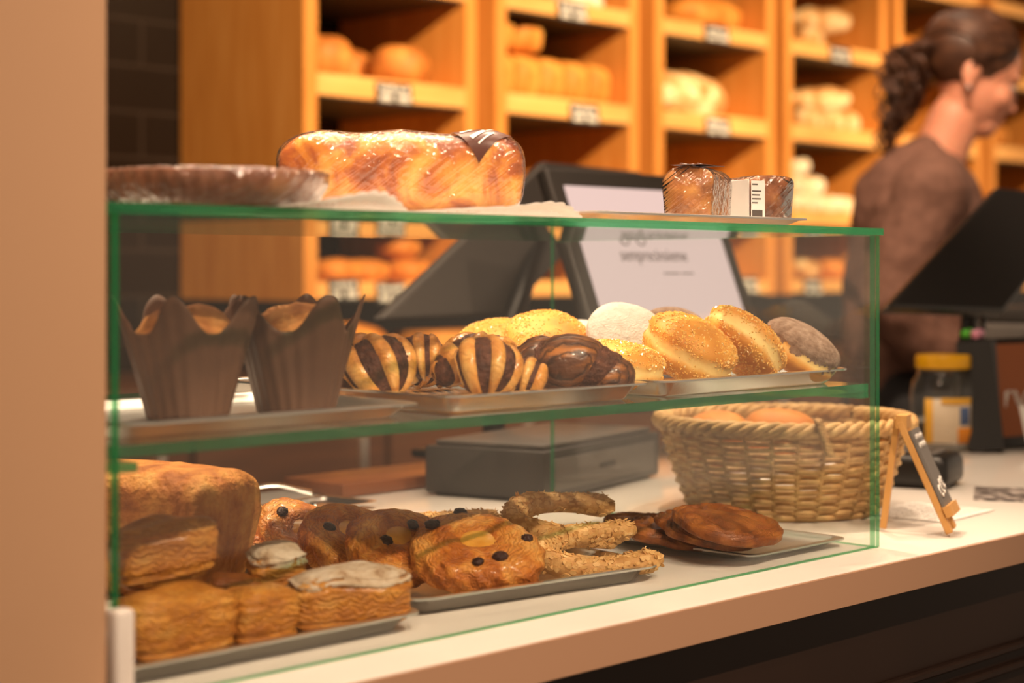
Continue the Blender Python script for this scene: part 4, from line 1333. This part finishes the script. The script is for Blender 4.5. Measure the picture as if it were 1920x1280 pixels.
# loaves
def bread(name, label, L, W, H, s, mat, x, y, z, rz=0., cuts=0, group=None, e=(.85, .8), lump=.006):
    t = thing(name, label, 'bread', group=group)
    mb = MB()
    def fn(d):
        p = loaf_pt(d, L, W, H, e[0], e[1], lump, s)
        if cuts and p.z > H * .5:
            p.z -= H * .09 * max(0, math.cos(p.x / L * cuts * 2 * PI + p.y / W * 2.5)) ** 8
        return p
    mb.ball((0, 0, 0), 1, 40, 22, fn)
    mb.build('crust', mat, t)
    return rest(t, x, y, z, (0, 0, rz))
def bx_at(px, yy): return yy * ray(px)[0] / ray(px)[1]
YL = Y_SH + .13
for k, (px, dy) in enumerate(((604, 0.), (672, .16), (742, .0))):
    bread('round_loaf', ('orange brown round loaf at the left of three above the price tag', 'orange brown round loaf in the middle of the three', 'orange brown round loaf at the right of three, its own gap beside it')[k],
          .148, .165, .128, k + 1., 'loaf_brown', bx_at(px, YL) + (.0, .085, .01)[k], YL + dy, BT[1] - .012, .3 * k, group='round loaves on the leftmost unit')
for k in range(5):
    bread('tin_loaf', ('leftmost', 'second', 'middle', 'fourth', 'rightmost')[k] + ' golden tin loaf in the lower row of the second unit', .100, .20, .140, 10. + k, 'loaf', UX[1] + .098 + k * .1035, YL + .02, BT[1] - .012, 0, group='tin loaves on the second unit', e=(.55, .5))
for k in range(2):
    bread('tin_loaf', ('left', 'right')[k] + ' golden tin loaf stacked on the lower row of the second unit', .115, .19, .10, 20. + k, 'loaf', UX[1] + .106 + k * .120, YL + .03, BT[1] + .129, 0, group='tin loaves on the second unit', e=(.55, .5))
bread('round_loaf', 'wide orange round loaf above the dark till behind the brioche', .25, .22, .115, 31., 'loaf', bx_at(1042, YL), YL, BT[2] - .012)
bread('floury_loaf', 'pale bread end on the topmost visible board of the second unit', .18, .14, .07, 32., 'loaf_white', bx_at(1070, YL), YL - .02, BT[0] - .012)
bread('large_loaf', 'large smooth orange loaf on the upper board of the third unit', .34, .2, .13, 33., 'loaf', bx_at(1318, YL), YL + .01, BT[0] - .012, .06)
bread('rustic_loaf', 'long floury rustic loaf with dark slashes on the third unit', .45, .20, .165, 34., 'loaf_flour', UX[2] + .31, YL + .065, BT[1] - .012, -.15, 5, lump=.010)
bread('rustic_loaf', 'small floury rustic loaf lying before the slashed one', .22, .08, .055, 35., 'loaf_flour', UX[2] + .22, YL - .085, BT[1] - .012, .0, 4)
for k, (px, bt, dy, L, rz, dz, m_) in enumerate(((1515, 0, 0, .17, .5, 0, 'loaf_flour'), (1545, 0, .02, .24, -.5, .080, 'loaf_flour'), (1520, 1, 0, .20, .1, 0, 'loaf_flour'), (1575, 1, -.03, .20, -.1, 0, 'loaf_flour'), (1552, 1, .05, .26, -.6, .085, 'loaf_flour'))):
    bread('rustic_loaf', ('short floury loaf on the upper board of the fourth unit', 'slanting floury loaf on the upper board of the fourth unit', 'flat floury loaf left on the middle board of the fourth unit', 'floury loaf right on the middle board of the fourth unit', 'upright floury loaf propped behind two others on the fourth unit')[k],
          L, .12, .095, 40. + k, m_, min(max(bx_at(px, YL), UX[3] + .16), UX[3] + .46), YL + dy, BT[bt] - .012 + dz, rz, 3)
g = random.Random(3)
ROLLW = ['lowest left', 'lowest second', 'lowest third', 'lowest right', 'upper left', 'upper middle', 'topmost']
for k, (dx, dy, dz) in enumerate(((.0, -.04, 0), (.125, -.045, 0), (.25, -.04, 0), (.375, -.03, 0), (.06, -.02, .066), (.19, -.015, .066), (.12, .0, .132))):
    bread('white_roll', ROLLW[k] + ' white floury roll heaped on the third board of the fourth unit', .12, .10, .075, 50. + k, 'loaf_white', UX[3] + .11 + dx, YL + dy, BT[2] - .012 + dz, g.uniform(-.6, .6), 1, group='white rolls on the fourth unit')
for k, (px, dy, dz, L) in enumerate(((632, .0, 0, .15), (700, .03, 0, .12), (765, .0, 0, .13), (760, .03, .066, .12))):
    bread('oval_roll', ('long orange oval roll at the left of the lowest board', 'short orange oval roll in the middle of the lowest board', 'orange oval roll near the till screen on the lowest board', 'orange oval roll stacked on another near the till screen')[k], L, .12, .072, 60. + k, 'loaf', bx_at(px, YL), YL + dy, BT[3] - .012 + dz, .2, 1, group='orange rolls on the lowest board')
for k, (px, dz, m_) in enumerate(((1490, 0, 'loaf'), (1540, 0, 'loaf_flour'), (1592, 0, 'loaf'))):
    bread('oval_roll', ('left', 'middle', 'right')[k] + ' roll on the lowest board of the fourth unit', .13, .12, .085, 70. + k, m_, UX[3] + .125 + .165 * k, YL, BT[3] - .012, .3 * k, 1, group='rolls on the lowest board of the fourth unit')
for k, (i, b_, dx) in enumerate(((4, 0, .25), (4, 2, .3), (5, 1, .2), (5, 2, .25))):
    bread('rustic_loaf', ('loaf on the upper board behind the assistant head', 'loaf on the third board behind the assistant', 'loaf on the middle board at the right edge', 'loaf on the third board at the right edge')[k], .30, .16, .12, 80. + k, 'loaf', UX[i] + dx, YL, BT[b_] - .012, .2, 3)

# back counter
t = thing('back_counter', 'dark walnut back counter under the bread shelves', 'counter', (1.7, 3.28, 0))
MB().rbox(0, 6, -.03, .58, .86, .90, .004).build('worktop', 'wood_dark', t, True, 40)
for k in range(10):
    dd = MB().rbox(.01 + k * .6, .59 + k * .6, 0, .02, .10, .85, .003).build('door', 'wood_dark', t, True, 40)
    MB().rbox(.50 + k * .6, .515 + k * .6, -.018, .0, .55, .75, .003).build('handle', 'steel_soft', dd)
MB().box(0, 6, .02, .58, .0, .86).build('carcass', 'counter_dark', t, False)
bread('large_loaf', 'big orange loaf on the dark back counter under the leftmost shelf', .26, .2, .13, 90., 'loaf', bx_at(640, 3.45), 3.45, .90)
MB().box
o = MB().rbox(0, .22, 0, .16, 0, .10, .004).build('bread_crate', 'wood', None, True, 40)
o.location = (3.12, 3.36, .9005); tag(o, 'plain wooden crate on the dark back counter', 'crate')

# ------------------------------------------------------------------ shop assistant
HP = at_depth(1720, 513, 3.45)
w = thing('person', 'person in a brown sweater with a curly brown ponytail bending over the till', 'person', (HP.x, HP.y, 0), (0, 0, VR))
S = lambda px, py, y=0.: Vector(((px - 1720) / 927.5, y, CAMZ + (HOR - py) / 927.5))
hc = S(1822, 142)
HT = Matrix.Translation(hc) @ Matrix.Rotation(math.radians(20), 4, 'Y')
bd = MB()
# trunk, neck
bd.limb([(-.01, 0, .86, .135), (-.015, 0, 1.0, .125), (-.01, 0, 1.15, .125), (.0, 0, 1.28, .125)], 18)
for s in (-1, 1):
    bd.limb([(-.005, s * .08, 1.25, .105), (.0, s * .12, 1.315, .072)], 14)
    bd.limb([(-.01, s * .085, .88, .10), (.0, s * .09, .50, .068), (-.02, s * .09, .09, .043)], 14)        # legs
    bd.limb([(-.03, s * .09, .055, .040), (.06, s * .095, .035, .034), (.13, s * .10, .028, .024)], 12)        # feet
bd.limb([(.01, 0, 1.31, .075), (.045, 0, 1.40, .054), (.075, 0, 1.47, .052)], 16)
# head
hd = lambda x, y, z, r, T=HT: bd.ball((0, 0, 0), 1, 18, 12, lambda d: T @ Vector((x + d.x * (r if not hasattr(r, '__len__') else r[0]), y + d.y * (r if not hasattr(r, '__len__') else r[1]), z + d.z * (r if not hasattr(r, '__len__') else r[2]))))
hd(-.005, 0, .030, (.096, .076, .088)); hd(.020, 0, -.025, (.072, .064, .085)); hd(.050, 0, -.088, (.034, .036, .026))
hd(.086, 0, -.022, (.016, .012, .024)); hd(.096, 0, -.036, (.013, .014, .011)); hd(.080, 0, -.064, (.013, .024, .007)); hd(.078, 0, -.074, (.012, .021, .007))
hd(.080, 0, .018, (.012, .050, .012))
for s in (-1, 1):
    hd(.058, s * .042, -.030, (.026, .022, .024)); hd(-.020, s * .074, -.008, (.018, .009, .030)); hd(-.014, s * .073, -.034, (.010, .008, .010))
# arms and hands
RA = [(-.02, -.185, 1.315, .058), (-.105, -.20, 1.10, .046), (-.02, -.17, 1.02, .037), (.085, -.13, 1.00, .026)]
LA = [(.02, .185, 1.315, .056), (.03, .22, 1.11, .045), (.13, .17, 1.04, .036), (.24, .10, 1.02, .026)]
for A_, s in ((RA, -1), (LA, 1)):
    bd.limb(A_, 14)
    h = Vector(A_[-1][:3]); d = (h - Vector(A_[-2][:3])).normalized(); sd = Vector((-d.y, d.x, 0)).normalized()
    pm = h + d * .05
    bd.limb([(*(h + d * .01), .024), (*(h + d * .055 + sd * .008), .024), (*(h + d * .075), .024)], 10)
    bd.limb([(*(pm + sd * .022), .016), (*(pm - sd * .022), .016)], 10)
    for k, L in enumerate((.060, .072, .068, .052)):
        b0 = h + d * .078 + sd * ((k - 1.5) * .017 * -s)
        bd.limb([(*b0, .0088), (*(b0 + d * L * .5 + Vector((0, 0, -.006))), .0082), (*(b0 + d * L * .85 + Vector((0, 0, -.026))), .0072)], 8)
    b0 = h + d * .025 + sd * (.024 * s)
    bd.limb([(*b0, .011), (*(b0 + d * .025 + sd * (.022 * s)), .0098), (*(b0 + d * .052 + sd * (.026 * s) + Vector((0, 0, -.012))), .0082)], 8)
bo = bd.build('body', 'skin', w)
rm = bo.modifiers.new('r', 'REMESH'); rm.mode = 'VOXEL'; rm.voxel_size = .0052; rm.use_smooth_shade = True
sm = bo.modifiers.new('s', 'SMOOTH'); sm.iterations = 3; sm.factor = .5
# sweater
sw = MB()
sw.limb([(-.01, 0, .90, .142), (-.015, 0, 1.0, .136), (-.01, 0, 1.15, .137), (.0, 0, 1.285, .134)], 18)
for s in (-1, 1):
    sw.limb([(-.005, s * .08, 1.25, .116), (.0, s * .125, 1.320, .080)], 14)
sw.limb([(.008, 0, 1.33, .085), (.022, 0, 1.372, .068)], 16)
sw.limb([(p_[0], p_[1], p_[2], p_[3] + (.014 if k < 3 else .010)) for k, p_ in enumerate(RA[:3] + [tuple(.75 * RA[3][i] + .25 * RA[2][i] for i in range(4))])], 14)
sw.limb([(p_[0], p_[1], p_[2], p_[3] + (.014 if k < 3 else .010)) for k, p_ in enumerate(LA[:3] + [tuple(.75 * LA[3][i] + .25 * LA[2][i] for i in range(4))])], 14)
so = sw.build('sweater', 'sweater', w)
rm = so.modifiers.new('r', 'REMESH'); rm.mode = 'VOXEL'; rm.voxel_size = .0075; rm.use_smooth_shade = True
sm = so.modifiers.new('s', 'SMOOTH'); sm.iterations = 6; sm.factor = .5
tx = bpy.data.textures.new('folds', 'CLOUDS'); tx.noise_scale = .07
dp = so.modifiers.new('d', 'DISPLACE'); dp.texture = tx; dp.strength = .022; dp.mid_level = .5
ts = MB()
ts.limb([(-.01, 0, .93, .137), (-.01, 0, .86, .145)], 16)
for s in (-1, 1):
    ts.limb([(-.01, s * .082, .88, .108), (.0, s * .09, .50, .080), (-.02, s * .09, .10, .062)], 14)
to = ts.build('trousers', 'trousers', w)
rm = to.modifiers.new('r', 'REMESH'); rm.mode = 'VOXEL'; rm.voxel_size = .012; rm.use_smooth_shade = True
for s in (-1, 1):
    MB().limb([(-.035, s * .09, .052, .050), (.06, s * .095, .042, .041), (.13, s * .10, .034, .033)], 12).build('shoe', 'black', w)
    ey = MB(); ey.ball(tuple(HT @ Vector((.078, s * .030, -.004))), .0095, 12, 8); eo = ey.build('eye', 'eye_white', w)
    ey = MB(); ey.ball(tuple(HT @ Vector((.0845, s * .030, -.005))), .0045, 10, 8); ey.build('iris', 'hair', eo)
    MB().tube([HT @ Vector((.072 + .008 * math.sin(k * .5), s * (.016 + .011 * k), .019 + .004 * math.sin(k * .8))) for k in range(5)], .0028, 6).build('eyebrow', 'hair', w)
# hair: cap of strands drawn back to the ponytail knot, then curls
knot = HT @ Vector((-.108, -.010, .030))
g = random.Random(11)
mb = MB()
mb.ball((0, 0, 0), 1, 28, 18, lambda d: HT @ Vector((-.016 + d.x * .099, d.y * .084, .040 + d.z * .090)))
for i in range(230):
    a = g.uniform(-1, 1) * 2.3
    # hairline round the face
    st0 = Vector((.062 - .085 * (abs(a) / 2.3) ** 1.3, .080 * math.sin(a * .62), .085 - .085 * (abs(a) / 2.3) ** 1.4))
    if i % 2: st0 = Vector((g.uniform(-.05, .06), g.uniform(-.07, .07), .10))
    midp = Vector((-.03, st0.y * 1.08, st0.z * .55 + .075))
    def onhead(p_):
        c = Vector((-.016, 0, .040)); d = p_ - c
        k = math.sqrt((d.x / .101) ** 2 + (d.y / .086) ** 2 + (d.z / .092) ** 2)
        return c + d / max(k, 1e-3) * g.uniform(1.0, 1.035)
    kn = Vector((-.108, -.010, .030))
    pts = [HT @ onhead(st0), HT @ onhead(st0.lerp(midp, .6)), HT @ onhead(midp.lerp(kn, .45)), HT @ (onhead(kn.lerp(midp, .15))), HT @ kn]
    mb.tube(smooth_path(pts, 14), .0032, 5)
mb.build('hair', 'hair', w)
mb = MB()
for i in range(110):
    ph, f = g.uniform(0, 6.28), g.uniform(30, 48)
    sp = g.uniform(.2, 1); an = g.uniform(0, 6.28)
    end = S(1645, 300, -.02)
    c1_, c2_ = S(1700, 105, -.01), S(1682, 190, -.02)
    base = smooth_path([knot, c1_, c2_, end], 44)
    pts = []
    L = g.uniform(.6, 1.0)
    for k, b0 in enumerate(base[:int(44 * L) + 1]):
        q = k / 44
        wd = .046 * sp * math.sin(PI * min(1, q * .9 + .1)) + .006
        pts.append(b0 + Vector((wd * math.cos(an) + .009 * math.cos(f * q + ph), wd * math.sin(an) * 1.0 + .009 * math.sin(f * q + ph), .006 * math.sin(f * q * 1.3 + ph))))
    mb.tube(pts, lambda t_: .0042 * (1 - .6 * t_), 5)
mb.build('ponytail', 'hair', w)
mb = MB(); mb.ball(tuple(HT @ Vector((-.014, -.083, -.040))), .0055, 12, 8); mb.build('earring', 'steel', w)

# ------------------------------------------------------------------ lights
def spot(name, loc, to, energy, size, blend, radius, col):
    l = bpy.data.lights.new(name, 'SPOT')
    l.energy, l.spot_size, l.spot_blend, l.shadow_soft_size, l.color = energy, math.radians(size), blend, radius, col
    o = bpy.data.objects.new(name, l); COL.objects.link(o)
    o.location = loc
    o.rotation_euler = (Vector(to) - Vector(loc)).to_track_quat('-Z', 'Y').to_euler()
    return o
WARM = (1.0, .70, .40)
for k, x in enumerate((1.9, 2.8, 3.6, 4.4, 5.2)):
    spot('track_spot', (x - .1, .95, 2.85), (x + .75, Y_SH, 1.45), 400 if k < 2 else 330, 44, .6, .03, WARM)
LAMP = (1.0, .73, .50)
for (x, y, tx_, ty_, e) in ((.20, -.70, .80, 1.05, 122), (1.0, -.70, 1.15, 1.05, 122), (.45, 1.40, .75, 1.0, 95), (.95, 1.45, .98, 1.0, 90), (1.5, 1.40, 1.25, 1.0, 90), (2.0, 1.2, 1.75, 1.1, 60)):
    spot('track_spot', (x, y, 2.65), (tx_, ty_, 1.0), e, 40, .8, .025, LAMP)
spot('track_spot', (1.9, 1.0, 2.85), (2.95, 1.75, 1.3), 210, 45, .8, .04, LAMP)
spot('track_spot', (-.3, -.6, 2.8), (.4, .9, 1.2), 40, 60, .8, .05, LAMP)
def linear(name, loc, sx, sy, energy):
    l = bpy.data.lights.new(name, 'AREA'); l.shape = 'RECTANGLE'
    l.size, l.size_y, l.energy, l.color = sx, sy, energy, LAMP
    o = bpy.data.objects.new(name, l); COL.objects.link(o); o.location = loc
linear('added_fill_area', (1.2, .75, 2.7), 1.8, .10, 14)  # unseen area lights, added for soft fill and highlights in steel and film
linear('added_fill_area', (1.6, 1.9, 2.7), 2.2, .12, 14)
wd = bpy.data.worlds.new('world'); scene.world = wd
wd.use_nodes = True
wd.node_tree.nodes['Background'].inputs['Color'].default_value = (1.0, .74, .52, 1)
wd.node_tree.nodes['Background'].inputs['Strength'].default_value = .45

# ------------------------------------------------------------------ camera
cam = bpy.data.cameras.new('camera')
cam.sensor_width = 36.0
cam.lens = 36.0 * F / 1920.0
cam.shift_y = -(640 - HOR) / 1920.0
cam.clip_start = .02
cam.dof.use_dof = True
cam.dof.focus_distance = 1.48
cam.dof.aperture_fstop = 4.2
co_ = bpy.data.objects.new('camera', cam); COL.objects.link(co_)
co_.location = (0, 0, CAMZ)
co_.rotation_euler = (PI / 2, 0, TH - PI / 2)
scene.camera = co_

scene.view_settings.view_transform = 'Standard'
scene.view_settings.look = 'None'
scene.view_settings.gamma = 1
scene.view_settings.use_curve_mapping = False
scene.view_settings.exposure = 0.06
scene.cycles.transparent_max_bounces = 40
scene.cycles.max_bounces = 12
scene.cycles.sample_clamp_indirect = 6
scene.cycles.use_denoising = True
